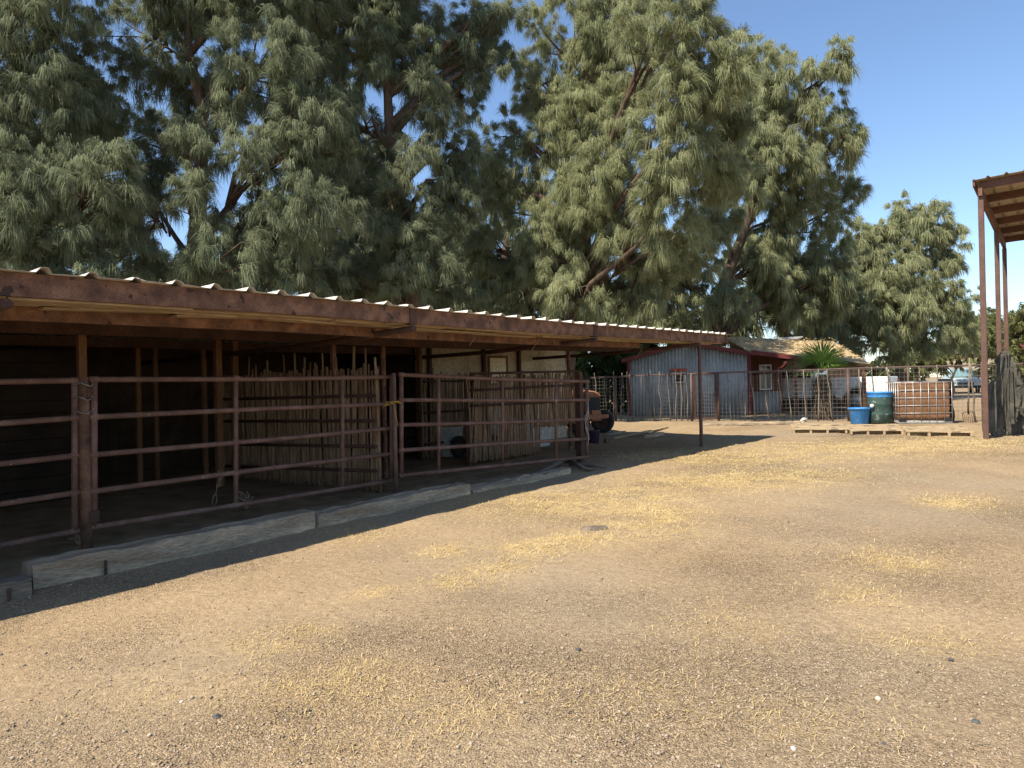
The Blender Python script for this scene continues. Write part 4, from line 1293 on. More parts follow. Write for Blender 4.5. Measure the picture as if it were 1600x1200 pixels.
for k in range(1, 6):
    b = k / 6
    for a in (-.008, 1.008): mb.tube([TT(a, b, .06), TT(a, b, TH)], .008, 8)
for a in (.3, .7): mb.tube([TT(a, 0, TH + .012), TT(a, 1, TH + .012)], .012, 8)
mb.build("cage", M['cage'], tote)
mb = MB()
mb.box(TT(.5, .5, .05), TW * 1.02, TD * 1.02, .03, ax=tax)
for b in (.05, .5, .95): mb.box(TT(.5, b, .018), TW, .08, .03, ax=tax)
mb.build("base_pallet", M['offwhite'], tote, bevel=.006)
for a in (.08, .93):
    MB().box(TT(a, -.006, .105), .16, .03, .09, ax=tax).build("corner_foot", M['black'], tote, bevel=.006)
# black sheet wrapped over the right end of the tank
mb = MB()
vs, fs = [], []
for i in range(9):
    for j in range(7):
        z_ = .05 + (TH + .02) * i / 8
        p = TT(1.025 + .025 * math.sin(i * 1.3 + j * 2.1), -.03 + 1.0 * j / 6, z_)
        vs.append(p)
for i in range(8):
    for j in range(6): fs.append((i * 7 + j, i * 7 + j + 1, (i + 1) * 7 + j + 1, (i + 1) * 7 + j))
mb.add(vs, fs, True)
sheet_base = TT(1.03, .5, 0)
tag(mb.build("black_sheet", M['black'], None, loc=sheet_base, solid=.004), "black plastic sheet hanging against the right end of the caged tank", "sheet")

def pallet(label, A, Bp, depth, h=.13, seed=0):
    rg = random.Random(seed)
    a, b = G(*A), G(*Bp)
    ax = b - a; ax.z = 0; ln = ax.length; ax.normalize(); nn = Vector((-ax.y, ax.x, 0))
    root = thing("wood_pallet", a.lerp(b, .5) + nn * depth / 2, label, "pallet", "pallets laid flat by the fence")
    z0 = gz(a.x, a.y)
    def Q(f, g, z):
        p = a + ax * (ln * f) + nn * (depth * g); return Vector((p.x, p.y, gz(p.x, p.y) + z))
    mb = MB(); nb = 7
    for k in range(nb):
        g0 = k / nb + .01; g1 = (k + .88) / nb
        w0, w1 = rg.uniform(-.03, .02), rg.uniform(-.02, .03)
        dz = rg.uniform(-.008, .008)
        mid = [(f, rg.uniform(-.016, .010)) for f in (0, .33, .66, 1)]
        for (f0, d0), (f1, d1) in zip(mid, mid[1:]):
            fa_, fb_ = f0 + (w0 if f0 == 0 else 0), f1 + (w1 if f1 == 1 else 0)
            mb.hexa([Q(fa_, g0, h - .022 + dz + d0), Q(fb_, g0, h - .022 + dz + d1), Q(fb_, g1, h - .022 + dz + d1), Q(fa_, g1, h - .022 + dz + d0),
                     Q(fa_, g0, h + dz + d0), Q(fb_, g0, h + dz + d1), Q(fb_, g1, h + dz + d1), Q(fa_, g1, h + dz + d0)])
    mb.build("deck", M['pallet'], root)
    for f in (.03, .34, .64, .97):
        mb = MB().hexa([Q(f - .02, 0, .0), Q(f + .02, 0, .0), Q(f + .02, 1, .0), Q(f - .02, 1, .0), Q(f - .02, 0, h - .034), Q(f + .02, 0, h - .034), Q(f + .02, 1, h - .034), Q(f - .02, 1, h - .034)])
        mb.build("stringer", M['pallet'], root)
    return root
pallet("weathered pallet left of the blue tub, nearest the skull", (1238, 677), (1325, 677), 1.0, .10, 1)
pallet("weathered pallet in front of the blue tub and barrel", (1328, 679), (1413, 679), 1.0, .105, 2)
pallet("weathered pallet in front of the caged tank, ends by the carport", (1417, 682), (1522, 682), 1.0, .115, 3)

# cattle skull
sk = G(1255, 664)
mb = MB()
sk2 = sk + Vector((0, 0, .15))
mb.tube([sk2 + Vector((-.13, -.05, .02)), sk2 + Vector((-.07, -.03, .05)), sk2 + Vector((.0, 0, .08)), sk2 + Vector((.06, .02, .09)), sk2 + Vector((.1, .03, .06))], [.035, .05, .075, .085, .05], 12)
for s_ in (-1, 1):
    mb.tube([sk2 + Vector((.06, .02 + s_ * .07, .1)), sk2 + Vector((.1, s_ * .15, .11)), sk2 + Vector((.07, s_ * .2, .16))], [.025, .018, .006], 8)
    mb.tube([sk2 + Vector((-.1, s_ * .03 - .04, -.02)), sk2 + Vector((.03, s_ * .055, .0))], [.015, .025], 7)
for v_ in mb.v: v_ -= (v_ - sk) * .35
for v_ in mb.v: v_.z -= .02
sko = mb.build("skull", M['bone'], None, loc=sk)
tag(sko, "bleached animal skull lying at the left end of the pallets", "skull")
mb = MB()
for s_ in (-1, 1):
    mb.lathe(sk + (sk2 + Vector((.025, s_ * .074, .055)) - sk) * .65 - Vector((0, 0, .02)), [(.001, 0), (.015, 0), (.015, .009), (.001, .009)], 12, (0, s_, .3))
mb.build("eye_socket", M['black'], sko)
# pitchfork
pf0 = FP(1511) + Vector((0, -.16, 0)); pf0.z = gz(pf0.x, pf0.y)
fork = thing("pitchfork", pf0, "wooden handled pitchfork propped upside against the wire fence by the tank", "pitchfork")
ptop = at(1515, 560, FP(1515).y - .06); pmid = at(1513, 645, pf0.y)
MB().tube([pmid, pmid.lerp(ptop, .5), ptop], .017, 10).build("handle", M['branch'], fork)
mb = MB().tube([pmid + Vector((0, 0, -.04)), pmid + Vector((0, 0, .28))], .022, 10)
mb.build("socket", M['rustdark'], fork)
mb = MB()
mb.tube([pmid + Vector((-.16, 0, -.02)), pmid + Vector((-.1, 0, .02)), pmid + Vector((.1, 0, .02)), pmid + Vector((.16, 0, -.02))], .009, 7)
for i in range(8):
    x_ = -.155 + .31 * i / 7
    mb.tube([pmid + Vector((x_, 0, -.01)), pmid + Vector((x_, -.05, -.16)), pmid + Vector((x_, -.02, -.31))], [.006, .006, .003], 6)
mb.build("tines", M['rustdark'], fork)

# ------------------------------------------------------------------ carport at the right
c1 = G(1541, 686)
zc = at(1530, 306, c1.y).z
port = thing("carport", c1, "tall open carport with red brown steel posts and tin roof", "carport")
cs_ = [0.0, 3.6, 6.0]
tilt = -.035
AC = -M2                                      # across, to the right and nearer
def CPt(a, b, z): p = c1 + U2 * a + AC * b; return Vector((p.x, p.y, z))
for a in cs_:
    for b in (0.0, 6.0):
        p = CPt(a, b, 0); g = gz(p.x, p.y)
        MB().bar(Vector((p.x, p.y, g - .2)), Vector((p.x, p.y, zc + tilt * a - .02 + .03 * b)), .098, .098, up=M2).build("post", M['post'], port, bevel=.008)
for b in (0.0, 6.0):
    MB().bar(CPt(-.1, b, zc + .03 * b + .06), CPt(6.1, b, zc + .03 * b + .06 + tilt * 6), .07, .16).build("side_beam", M['carport_steel'], port)
for i in range(6):
    a = .02 + i * 1.2
    MB().bar(CPt(a, -.02, zc + .21 + tilt * a), CPt(a, 6.1, zc + .21 + tilt * a + .18), .06, .15).build("purlin", M['carport_steel'], port)
prof = []
b_ = -.12
while b_ < 6.2:
    prof += [(b_, .0), (b_ + .22, 0), (b_ + .245, .035), (b_ + .275, .035), (b_ + .3, 0)]; b_ += .3
# ribs run along the length
vs, fs = [], []
for (b, h) in prof:
    for a in (-.18, 2.0, 4.2, 6.25):
        vs.append(CPt(a, b, zc + .295 + tilt * a + .03 * b + h))
for i in range(len(prof) - 1):
    for j in range(3): fs.append((i * 4 + j, (i + 1) * 4 + j, (i + 1) * 4 + j + 1, i * 4 + j + 1))
MB().add(vs, fs).build("roof", M['carport_tin'], port, solid=.003)
MB().bar(CPt(-.15, -.1, zc + .25), CPt(6.2, -.1, zc + .25 + tilt * 6.2), .04, .14).build("side_trim", M['carport_steel'], port)

# tattered tarp: a gathered sheet left to fall under its own weight until it hangs in folds
def hang(nu, nv, sp, pin, seed, ground_z, posts, steps=420):
    rng = np.random.default_rng(seed)
    u = np.arange(nu); v = np.arange(nv)
    X = np.zeros((nv, nu, 3))
    top = np.array([pin[(0, i)] for i in range(nu)])
    for j in range(nv):
        flare = 1 + 1.3 * j / nv
        X[j] = top.mean(0) + (top - top.mean(0)) * flare
        X[j, :, 2] = top[:, 2] - j * sp * .98
    X[:, :, :2] += rng.normal(0, .012, (nv, nu, 2))
    V = np.zeros_like(X)
    W = np.ones((nv, nu)); fixed = {}
    for (j, i), p in pin.items(): W[j, i] = 0; X[j, i] = p
    def solve(a, b, L, st=1.0):
        A, Bb = X[a], X[b]; d = Bb - A; l = np.linalg.norm(d, axis=-1, keepdims=True) + 1e-9
        wa, wb = W[a][..., None], W[b][..., None]
        c = d * (1 - L / l) * st / np.maximum(wa + wb, 1e-6)
        X[a] = A + c * wa; X[b] = Bb - c * wb
    S = np.s_
    groups = []
    for k in (0, 1):
        n = (nu - k) // 2; groups.append((S[:, k:k + 2 * n:2], S[:, k + 1:k + 2 * n:2], sp, 1.0))
        n = (nv - k) // 2; groups.append((S[k:k + 2 * n:2, :], S[k + 1:k + 2 * n:2, :], sp, 1.0))
    for k in (0, 1):
        n = (nv - k) // 2
        groups.append((S[k:k + 2 * n:2, :-1], S[k + 1:k + 2 * n:2, 1:], sp * 1.414, .5))
        groups.append((S[k:k + 2 * n:2, 1:], S[k + 1:k + 2 * n:2, :-1], sp * 1.414, .5))
    for st in range(steps):
        old = X.copy()
        V[..., 2] -= 9.8 * .012
        V *= .975
        X += V * .012 * W[..., None]
        for it in range(7):
            for a, b, L, q in groups: solve(a, b, L, q)
            for (px_, py_, pr) in posts:
                d = X[..., :2] - np.array([px_, py_]); l = np.linalg.norm(d, axis=-1)
                m = (l < pr) & (W > 0)
                X[m, :2] = np.array([px_, py_]) + d[m] / (l[m][:, None] + 1e-9) * pr
            low = (X[..., 2] < ground_z + .012) & (W > 0)
            X[low, 2] = ground_z + .012
        V = (X - old) / .012
        V[X[..., 2] < ground_z + .02] *= .3
    return X
def tarp():
    a = at(1562, 546, c1.y + .22); g0 = gz(a.x, a.y)
    p1 = CPt(0, 0, 0)
    posts = [(p1.x, p1.y, .10)]
    mb = MB()
    rng = random.Random(8)
    for (cx_, cy_, Y_, wid, nu, nv, seed, dirx, ex) in ((1570, 548, c1.y + .50, .30, 52, 46, 3, (.95, .3, 0), [(24, 0, 1537, 606), (18, 51, 1598, 590)]),
                                                     (1582, 572, c1.y + .26, .16, 30, 30, 5, (.9, -.4, 0), [(15, 29, 1596, 596)]),
                                                     (1551, 596, c1.y + .24, .12, 24, 28, 6, (.8, .6, 0), [(13, 0, 1533, 640)])):
        top = at(cx_, cy_, Y_); dx = Vector(dirx).normalized(); ny = Vector((-dx.y, dx.x, 0))
        pin = {}
        for i in range(nu):
            f = i / (nu - 1) - .5
            p = top + dx * (f * wid) + ny * (.045 * math.sin(i * 1.25) + .03 * math.sin(i * .5)) + Vector((0, 0, -.5 * abs(f) ** 1.5 * wid * 2 + .02 * math.sin(i * 2.2)))
            pin[(0, i)] = np.array(p)
        for (j, i, qx, qy) in ex:
            pin[(j, i)] = np.array(at(qx, qy, Y_ - .05))
        X = hang(nu, nv, .040, pin, seed, g0, posts, 300)
        # tear the lower edge: ragged hem
        hem = [nv - 1 - int(max(0, rng.gauss(1.5, 2.0))) for _ in range(nu)]
        vs = [Vector(X[j, i]) for j in range(nv) for i in range(nu)]
        fs = []
        for j in range(nv - 1):
            for i in range(nu - 1):
                if j < min(hem[i], hem[i + 1]): fs.append((j * nu + i, j * nu + i + 1, (j + 1) * nu + i + 1, (j + 1) * nu + i))
        mb.add(vs, fs, True)
    o = mb.build("tarp", M['tarp'], None, loc=Vector((a.x, a.y, g0)), solid=.005)
    md = o.modifiers.new("smooth", 'SUBSURF'); md.levels = 1; md.render_levels = 1
    return tag(o, "tattered grey green tarp hanging in folds on the carport posts", "tarp")
tarp()

# ------------------------------------------------------------------ vehicles behind the fence
def car_wheel(root, c, r, w, ax, hubmat='cage'):
    return tyre_wheel(root, c, r, w, ax, hubmat)
def pickup(label, rear, fwd, ln=5.6, wd=1.95):
    fwd = fwd.normalized(); lf = Vector((-fwd.y, fwd.x, 0))
    g = gz(rear.x, rear.y)
    def Q(f, l, z): return Vector((rear.x, rear.y, g)) + fwd * f + lf * l + Vector((0, 0, z))
    root = thing("pickup_truck", Q(ln / 2, 0, 0), label, "truck")
    h = wd / 2
    sec = [(0, [(.55, 1.28)]), ]
    MB().prism([Q(0, -h, .55), Q(0, -h, 1.18), Q(2.2, -h, 1.18), Q(2.2, -h, .55)], lf * .08).prism([Q(0, h - .08, .55), Q(0, h - .08, 1.18), Q(2.2, h - .08, 1.18), Q(2.2, h - .08, .55)], lf * .08)\
        .box(Q(.04, 0, .87), .08, wd - .17, .62, ax=fwd).box(Q(1.1, 0, .62), 2.0, wd - .17, .1, ax=fwd).build("bed", M['white'], root, bevel=.03)
    MB().prism([Q(2.22, -h, .45), Q(2.22, -h, 1.12), Q(2.4, -h, 1.16), Q(4.2, -h, 1.12), Q(5.3, -h, 1.02), Q(5.55, -h, .9), Q(5.6, -h, .45)], lf * wd).build("body", M['white'], root, bevel=.05)
    MB().prism([Q(2.3, -h + .08, 1.13), Q(2.42, -h + .16, 1.85), Q(3.5, -h + .16, 1.85), Q(4.15, -h + .08, 1.13)], lf * (wd - .2)).build("cab", M['white'], root, bevel=.05)
    for l in (-h + .09, h - .11):
        MB().prism([Q(2.5, l, 1.2), Q(2.55, l, 1.72), Q(3.4, l, 1.72), Q(3.85, l, 1.2)], lf * .02).build("side_window", M['glass'], root)
    MB().prism([Q(3.62, -h + .2, 1.75), Q(3.62, h - .25, 1.75), Q(4.1, h - .2, 1.18), Q(4.1, -h + .15, 1.18)], fwd * .05 + Vector((0, 0, .03))).build("windscreen", M['glass'], root)
    for l in (-h + .02, h - .1):
        MB().box(Q(-.01, l + .04, .95), .04, .1, .26, ax=fwd).build("tail_light", M['redlamp'], root, bevel=.01)
    MB().box(Q(-.1, 0, .5), .14, wd - .1, .18, ax=fwd).build("rear_bumper", M['cage'], root, bevel=.03)
    for f in (1.0, 4.55):
        for l in (-h + .06, h - .06):
            car_wheel(root, Q(f, l, .4), .4, .28, lf)
    for l in (-h - .04, h + .04):
        mb = MB()
        prof_ = [(.56, 0), (.56, .22)]
        pts = [Q(1.0 + .55 * math.cos(a), l, .42 + .55 * math.sin(a)) for a in np.linspace(.1, math.pi - .1, 14)]
        for p, q in zip(pts, pts[1:]):
            mb.bar(p, q, .22, .06, up=lf)
        mb.build("fender", M['white'], root)
    return root
rear = gp(13.2, 24.6)
pickup("white pickup truck with flared rear fender parked half under the porch", rear, Vector((-.8, .6, 0)), 4.9)
# far car seen head on
def sedan(label, c, fwd, mat):
    fwd = fwd.normalized(); lf = Vector((-fwd.y, fwd.x, 0)); g = gz(c.x, c.y)
    def Q(f, l, z): return Vector((c.x, c.y, g)) + fwd * f + lf * l + Vector((0, 0, z))
    root = thing("parked_car", Q(0, 0, 0), label, "car")
    MB().prism([Q(-2.2, -.88, .35), Q(-2.2, -.88, 1.0), Q(-1.3, -.88, 1.05), Q(.9, -.88, 1.03), Q(2.05, -.88, .92), Q(2.25, -.88, .75), Q(2.25, -.88, .35)], lf * 1.76).build("body", M[mat], root, bevel=.07)
    MB().prism([Q(-1.9, -.78, 1.02), Q(-1.5, -.68, 1.62), Q(.2, -.68, 1.62), Q(1.1, -.78, 1.02)], lf * 1.42).build("cabin", M[mat], root, bevel=.06)
    MB().prism([Q(.3, -.62, 1.57), Q(.3, .58, 1.57), Q(1.06, .66, 1.06), Q(1.06, -.7, 1.06)], fwd * .04 + Vector((0, 0, .03))).build("windscreen", M['tealglass'], root)
    MB().box(Q(2.27, 0, .62), .04, .9, .16, ax=fwd).build("grille", M['black'], root)
    for l in (-.68, .68):
        MB().box(Q(2.25, l, .72), .06, .28, .14, ax=fwd).build("headlight", M['cage'], root, bevel=.02)
    MB().box(Q(2.28, 0, .42), .1, 1.74, .16, ax=fwd).build("bumper", M['black'], root, bevel=.03)
    for f in (-1.35, 1.35):
        for l in (-.8, .8): car_wheel(root, Q(f, l, .32), .32, .2, lf)
    return root
cpos = at(1500, 612, 48.0); sedan("pale teal car seen head on, far behind the pitchfork", gp(cpos.x, cpos.y), Vector((-.45, -1, 0)), 'paleteal')

# far red roofed house at the right edge
fh = at(1580, 600, 70.0); fh = gp(fh.x, fh.y)
far = thing("farm_house", fh, "distant house with red metal roofs behind the mesquite tree", "house")
MB().box(fh + Vector((0, 0, 1.4)), 9, 7, 2.8).build("wall", M['beige'], far)
z0_ = 2.7 + fh.z; zr2 = z0_ + 1.9
for (dx, w) in ((-1.6, 3.0), (2.8, 3.2)):
    c = fh + Vector((dx, 0, 0))
    MB().prism([v3(c + Vector((-w / 2 - .2, -4.2, 0)), z0_), v3(c + Vector((w / 2 + .2, -4.2, 0)), z0_), v3(c + Vector((0, -4.2, 0)), zr2)], (0, 8.4, 0)).build("roof", M['redroof'], far)
for dx in (-1.6, 2.8):
    MB().box(fh + Vector((dx, -3.52, 1.5)), .9, .06, 1.1).build("window", M['glass'], far)

# ------------------------------------------------------------------ trees
def strands(rng, P, O, ln, wd, k, droop, spread, name, mat, parent):
    """k thin drooping ribbons at each of the points P, pushed along O; the ribbons of one tuft hang together"""
    n = len(P)
    p = np.repeat(P, k, 0) + rng.normal(0, 1, (n * k, 3)) * np.repeat(rng.uniform(.02, .06, n), k)[:, None]
    lean = O * rng.uniform(.2, 1.0, (n, 1)) + rng.normal(0, .30, (n, 3)); lean[:, 2] += rng.uniform(-.25, .45, n)
    L = rng.uniform(ln[0], ln[1], n * k) * np.repeat(rng.uniform(.55, 1.35, n), k)
    d = np.repeat(lean, k, 0) + rng.normal(0, .30, (n * k, 3))
    d /= np.linalg.norm(d, axis=1, keepdims=True) + 1e-9
    m1 = p + d * (L * .42)[:, None]
    d2 = d * .6; d2[:, 2] -= droop * np.repeat(rng.uniform(.5, 1.4, n), k)
    d2 /= np.linalg.norm(d2, axis=1, keepdims=True)
    e = m1 + d2 * (L * .62)[:, None]
    s = np.cross(d, rng.normal(0, 1, (n * k, 3))); s /= np.linalg.norm(s, axis=1, keepdims=True) + 1e-9
    w = rng.uniform(wd * .6, wd * 1.3, n * k)[:, None]
    v = np.stack([p - s * w * .5, p + s * w * .5, m1 + s * w, m1 - s * w, e], 1).reshape(-1, 3)
    b = np.arange(n * k) * 5
    q = np.stack([b, b + 1, b + 2, b + 3], -1); t = np.stack([b + 3, b + 2, b + 4], -1)
    return np_mesh(name, v, q, t, mat, parent)

def tree(label, base_px, Y, lobes, mat, seed, group="grove of feathery trees behind the shelter", dens=1.0, trunk_r=.3, ln=(.15, .48), wd=.0062, k=92, name="tamarisk_tree", droop=1.1, limbs_extra=(), sub=(15, .36)):
    rng = np.random.default_rng(seed); rg = random.Random(seed)
    base = at(base_px, 640, Y); base = gp(base.x, base.y)
    root = thing(name, base, label, "tree", group)
    sc = F / Y                               # photo pixels per metre at this distance
    L = []
    for (px, py, rx, ry, dy) in lobes:
        c = at(px, py, Y + dy)
        L.append((np.array(c), rx * (Y + dy) / F, ry * (Y + dy) / F))
    # limbs
    mb = MB()
    hi = max(l[0][2] for l in L)
    fork_z = min(base.z + 2.6, hi * .35)
    ctr = np.mean([l[0] for l in L], 0)
    fork = Vector((base.x * .75 + ctr[0] * .25, base.y, fork_z))
    topl = max(L, key=lambda l: l[0][2] - .6 * abs(l[0][0] - ctr[0]))
    top = Vector(topl[0])
    stem = wob(fork, top, 5, .28, rg)
    mb.tube(wob(base - Vector((0, 0, .2)), fork, 4, .09, rg) + stem[1:], [trunk_r * q for q in (1.3, 1.05, .95, .9, .85, .72, .58, .44, .3, .12)], 12)
    def on_stem(z):
        if z <= stem[0].z: return stem[0].copy()
        for a_, b_ in zip(stem, stem[1:]):
            if a_.z <= z <= b_.z: return a_.lerp(b_, (z - a_.z) / max(b_.z - a_.z, 1e-3))
        return stem[-2].copy()
    twigP = []
    SL = []
    for (c, rx, rz) in L:
        cv = Vector(c)
        hd = ((cv.x - stem[2].x) ** 2 + (cv.y - stem[2].y) ** 2) ** .5
        lf0 = on_stem(max(fork.z - .2, cv.z - hd * rg.uniform(.5, 1.1)))
        pts = [lf0, lf0.lerp(cv, .35) + Vector((rg.uniform(-.3, .3), rg.uniform(-.3, .3), rg.uniform(.1, .6))), lf0.lerp(cv, .7) + Vector((rg.uniform(-.3, .3), rg.uniform(-.3, .3), rg.uniform(0, .5))), cv]
        r0 = trunk_r * rg.uniform(.26, .46)
        mb.tube(pts, [r0, r0 * .75, r0 * .5, r0 * .25], 8)
        ns = max(4, int(sub[0] * (rx * rz) ** .5 / 1.6))
        for i in range(ns):
            u = rng.normal(0, 1, 3); u /= np.linalg.norm(u)
            rad = rng.uniform(.35, .92)
            sc_ = c + u * np.array([rx, min(rx, rz) * .9, rz]) * rad
            sr = sub[1] * (rx * rz) ** .5 * rng.uniform(.55, 1.15)
            SL.append((sc_, u, sr))
            st = lf0.lerp(cv, rg.uniform(.5, 1))
            sv = Vector(sc_)
            mb.tube([st, st.lerp(sv, .5) + Vector((rg.uniform(-.15, .15), rg.uniform(-.15, .15), rg.uniform(0, .3))), sv], [r0 * .22 + .012, r0 * .13 + .008, .006], 5)
    mb.build("trunk", M['bark'], root)
    P, O = [], []
    for (c, u, r) in SL:
        n = max(6, int(dens * 35 * r * r + 10 * r))
        w = rng.normal(0, 1, (n, 3)); w /= np.linalg.norm(w, axis=1, keepdims=True)
        rad = rng.uniform(.25, 1.0, (n, 1)) ** .6
        s3 = np.array([1, 1, 1.35]) * r * rng.uniform(.8, 1.2, 3)
        pp_ = c + w * rad * s3
        P.append(pp_); O.append(w * .8 + u * .4)
    P = np.concatenate(P); O = np.concatenate(O)
    strands(rng, P, O, ln, wd, k, droop, .28, "crown", mat, root)
    return root

tree("dark feathery tree filling the top left corner with its leaning trunk", 95, 15.5,
     [(20, 60, 110, 120, 0), (110, 140, 110, 130, 1), (40, 250, 110, 110, -.5), (150, 300, 110, 100, 0), (60, 370, 120, 70, -.5), (180, 400, 80, 60, .5), (-80, 200, 130, 180, 0), (90, -60, 150, 110, .5), (-60, -120, 160, 130, 1), (-120, 380, 110, 80, 0), (100, 430, 120, 40, -.5), (0, 330, 70, 70, -.6)],
     M['leaf_a'], 11, dens=1.25)
tree("dark tree left of centre with a crooked low limb showing sky", 320, 18.0,
     [(240, 60, 90, 110, 0), (330, 150, 80, 90, .5), (250, 220, 80, 90, 1), (420, 100, 100, 120, 0), (400, 250, 100, 90, -1), (470, 330, 90, 100, -1), (340, 420, 60, 40, 1.5), (430, 430, 100, 60, -.6), (300, -60, 160, 110, 0), (450, -80, 130, 120, 0), (380, 350, 60, 60, -.5), (345, 400, 60, 50, -2), (300, 440, 70, 40, -1.5), (230, 330, 60, 70, .5), (250, 410, 60, 50, 0), (300, 270, 60, 60, -1.6), (320, 200, 60, 60, -1), (310, 330, 40, 40, -1.6), (480, 200, 70, 90, -.5)],
     M['leaf_a'], 12, dens=1.3)
tree("tall grey green tree in the centre left of the sky gap", 640, 20.0,
     [(560, 70, 90, 110, 0), (630, 60, 80, 110, .5), (715, 60, 65, 80, 1), (570, 200, 90, 90, -.5), (620, 260, 70, 60, -1), (590, 330, 100, 80, -1), (690, 345, 75, 65, 0), (560, 430, 100, 60, -.5), (680, 440, 100, 60, .5), (725, 150, 40, 50, 1), (600, -70, 150, 90, 0), (765, 35, 45, 60, 1), (775, 95, 30, 40, 1), (720, 90, 50, 60, .8), (715, 290, 50, 50, .3), (735, 240, 50, 45, .2), (745, 330, 55, 55, .2), (690, 200, 50, 60, -.6), (670, 150, 45, 50, -.8), (790, 20, 30, 50, 1.2), (500, 20, 70, 90, .5), (510, 420, 90, 60, .8), (640, 400, 90, 60, -1), (690, 280, 45, 40, -.3)],
     M['leaf_a'], 13, dens=1.4)
tree("big sunlit pale green tree right of the sky gap with drooping sprays", 880, 21.6,
     [(880, 90, 80, 90, .4), (960, 60, 90, 90, -.4), (1050, 60, 90, 80, -4.4), (1130, 110, 75, 85, -4.4), (860, 220, 60, 110, .3), (950, 210, 90, 100, -1), (1060, 200, 100, 100, -4.2), (1130, 250, 70, 90, -3), (850, 340, 80, 80, .4), (950, 340, 90, 80, -.6), (1040, 320, 80, 80, -3.4), (785, 310, 50, 55, .6), (775, 390, 65, 60, .8), (870, 440, 80, 50, .5), (970, 450, 70, 50, .2), (950, -60, 110, 70, 0), (990, -50, 80, 50, 0), (1060, -30, 70, 50, -4.4), (800, 450, 60, 45, 1), (755, 270, 50, 50, .6), (790, 215, 35, 50, .5), (830, 140, 45, 80, .6), (900, 390, 70, 60, 0), (930, -170, 110, 70, 0), (1140, 180, 60, 60, -3), (1060, 400, 60, 55, -1.6), (1000, 130, 60, 60, -1.5), (900, 450, 70, 50, -1.6), (985, 400, 60, 55, -1.9), (1010, 470, 55, 40, -1.2), (840, 400, 50, 50, -1), (930, 300, 60, 60, -1.8)],
     M['leaf_b'], 14, dens=1.75)
tree("sunlit tree with a reddish leaning trunk rising behind the shed roof", 1085, 28.0,
     [(1290, 120, 42, 55, 0), (1200, 150, 70, 70, 1), (1250, 220, 80, 70, 0), (1320, 210, 50, 50, 0), (1180, 260, 80, 80, 1), (1250, 320, 70, 70, 1), (1310, 320, 35, 60, 2), (1120, 350, 60, 60, -1), (1180, 420, 70, 70, 1.5), (1240, 440, 70, 80, 2), (1130, 470, 40, 50, -1), (1060, 420, 60, 60, 0), (1030, 490, 60, 40, 0), (1290, 430, 50, 70, 2), (1150, 200, 60, 70, 1.5)],
     M['leaf_b'], 15, dens=1.0, ln=(.25, .65), wd=.0098, trunk_r=.32, k=84)
tree("smaller round grey green tree standing alone near the carport", 1410, 36.0,
     [(1420, 350, 45, 45, 0), (1370, 400, 50, 50, 0), (1440, 410, 60, 50, 0), (1490, 390, 28, 40, 0), (1340, 470, 50, 50, -1), (1410, 470, 60, 50, -1), (1480, 460, 45, 50, 0), (1300, 500, 50, 40, 0), (1370, 530, 60, 40, -1), (1450, 530, 60, 40, 0), (1290, 540, 40, 30, 0), (1500, 510, 25, 40, 0), (1320, 430, 45, 50, 0), (1345, 375, 35, 40, 0), (1280, 470, 45, 45, -1), (1250, 520, 45, 35, -1), (1395, 440, 50, 50, -1), (1460, 360, 30, 35, 0)],
     M['leaf_b'], 16, dens=.8, ln=(.3, .7), wd=.0135, trunk_r=.25, k=66)
# dark trees behind, closing the grove
tree("dense dark tree deep in the grove behind the centre trees", 760, 29.0,
     [(620, 420, 110, 80, 0), (740, 440, 110, 70, 0), (860, 460, 110, 60, 0), (700, 360, 70, 50, 0), (820, 390, 60, 50, 1), (930, 480, 80, 50, 0), (990, 500, 70, 40, 0), (1070, 500, 60, 35, 1), (800, 300, 50, 50, 1), (560, 300, 80, 90, 2), (1010, 440, 70, 70, 2)],
     M['leaf_a'], 17, dens=.5, ln=(.4, .9), wd=.021, k=46)
tree("dense dark tree deep in the grove at the left", 330, 27.0,
     [(60, 380, 100, 70, 0), (160, 330, 80, 80, 0), (420, 360, 80, 80, 0), (520, 400, 90, 80, 0), (100, 180, 80, 100, 1), (490, 180, 80, 110, 1), (210, 440, 80, 40, 0), (330, 450, 110, 28, 0)],
     M['leaf_a'], 18, dens=.48, ln=(.4, .9), wd=.021, k=46)
tree("dark leafy bush showing below the far end of the shelter roof", 945, 27.0,
     [(920, 560, 50, 40, 0), (960, 540, 50, 40, 0), (940, 600, 55, 45, 0), (985, 590, 40, 50, 1), (890, 600, 40, 40, .5), (1010, 540, 50, 35, 1)],
     M['leaf_d'], 19, dens=2.4, ln=(.15, .4), wd=.035, k=30, name="oleander_bush", group="bushes behind the fence", droop=.4, trunk_r=.09)
tree("dark tree crown behind the shed roof and right of the leaning trunk", 1230, 33.0,
     [(1180, 480, 60, 50, 0), (1250, 490, 60, 50, 0), (1210, 420, 60, 50, 0), (1290, 500, 40, 40, 1), (1130, 500, 50, 40, 0)],
     M['leaf_a'], 20, dens=.6, ln=(.35, .8), wd=.021, k=46)
tree("yellow green scrub bush behind the fence left of the carport post", 1490, 44.0,
     [(1460, 555, 45, 28, 0), (1500, 545, 45, 32, 0), (1535, 535, 35, 38, 1), (1420, 565, 40, 20, 0)],
     M['leaf_c'], 21, dens=.55, ln=(.2, .5), wd=.045, k=30, name="scrub_bush", group="bushes behind the fence", droop=.5, trunk_r=.08)
tree("green mesquite tree behind the tarp at the right edge", 1600, 52.0,
     [(1575, 520, 35, 38, 0), (1615, 505, 45, 40, 0), (1640, 545, 50, 40, 0), (1582, 560, 20, 25, -1), (1540, 510, 30, 30, 2)],
     M['leaf_c'], 22, dens=.5, ln=(.25, .6), wd=.045, k=30, name="mesquite_tree", group="trees beyond the yard", droop=.6, trunk_r=.15)
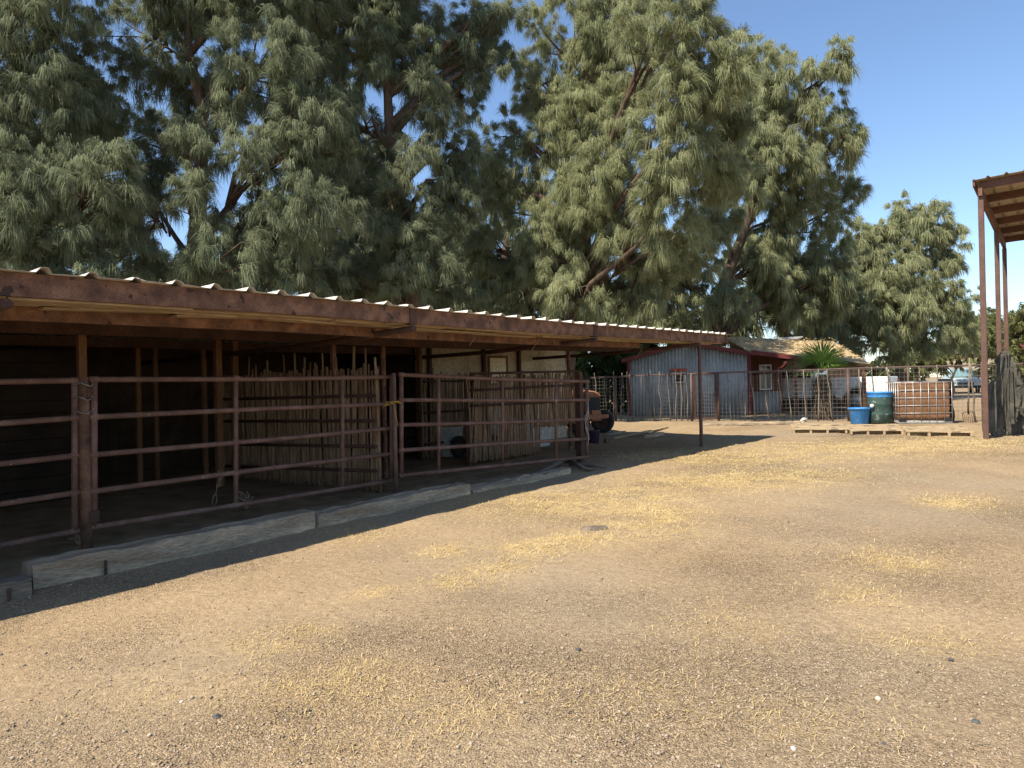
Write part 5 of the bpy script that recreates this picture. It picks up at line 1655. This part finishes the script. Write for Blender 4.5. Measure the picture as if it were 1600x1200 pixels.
tree("low far bush in the gap behind the caged tank", 1400, 46.0,
     [(1350, 580, 50, 22, 0), (1410, 585, 50, 20, 0), (1560, 585, 40, 18, 6), (1300, 585, 40, 18, 0)],
     M['leaf_d'], 23, dens=.6, ln=(.2, .5), wd=.045, k=30, name="scrub_bush", group="bushes behind the fence", droop=.4, trunk_r=.06)

# ------------------------------------------------------------------ loose stones in the yard
def stone(label, px, py, r, mat, seed, flat=.6):
    rg = random.Random(seed); c = G(px, py)
    bm = bmesh.new(); bmesh.ops.create_icosphere(bm, subdivisions=3, radius=1)
    for v in bm.verts:
        k = 1 + .28 * mnoise.noise(v.co * 1.3 + Vector((seed, 0, 0))) + .08 * mnoise.noise(v.co * 4 + Vector((0, seed, 0)))
        r_ = r * .72; v.co = Vector((v.co.x * r_ * 1.15, v.co.y * r_, v.co.z * r_ * flat)) * k
        v.co.z += r_ * flat * .4
    me = bpy.data.meshes.new("stone"); bm.to_mesh(me); bm.free()
    o = link_mesh("stone", me, M[mat], None, c); o.rotation_euler = (0, 0, rg.uniform(0, 6))
    return tag(o, label, "stone", "loose stones in the yard")
stone("dark grey fist sized stone in the left foreground", 338, 1122, .022, 'stone_dark', 1, .8)
stone("small white stone up left of the dark grey stone", 283, 1097, .011, 'stone_pale', 2)
stone("small white stone below left of the dark grey stone", 309, 1131, .010, 'stone_pale', 3)
stone("round pale stone in the right foreground above the dark ones", 1372, 1093, .016, 'stone_pale', 4, .9)
stone("flat dark stone nearest the bottom right of the yard", 1382, 1165, .02, 'stone_dark', 5, .5)
stone("dark stone right of the round pale stone", 1525, 1129, .02, 'stone_dark', 6)
stone("dark flat chip in the right middle ground", 1485, 1031, .017, 'stone_dark', 7, .5)
stone("white pebble by the bottom edge right of centre", 1240, 1171, .014, 'stone_pale', 8, .8)
stone("small brown stone alone in the middle of the yard", 904, 1016, .018, 'stone_dark', 9, .8)
stone("flat patch of trodden dry brown manure in the middle of the yard", 928, 826, .16, 'darktimber', 10, .12)
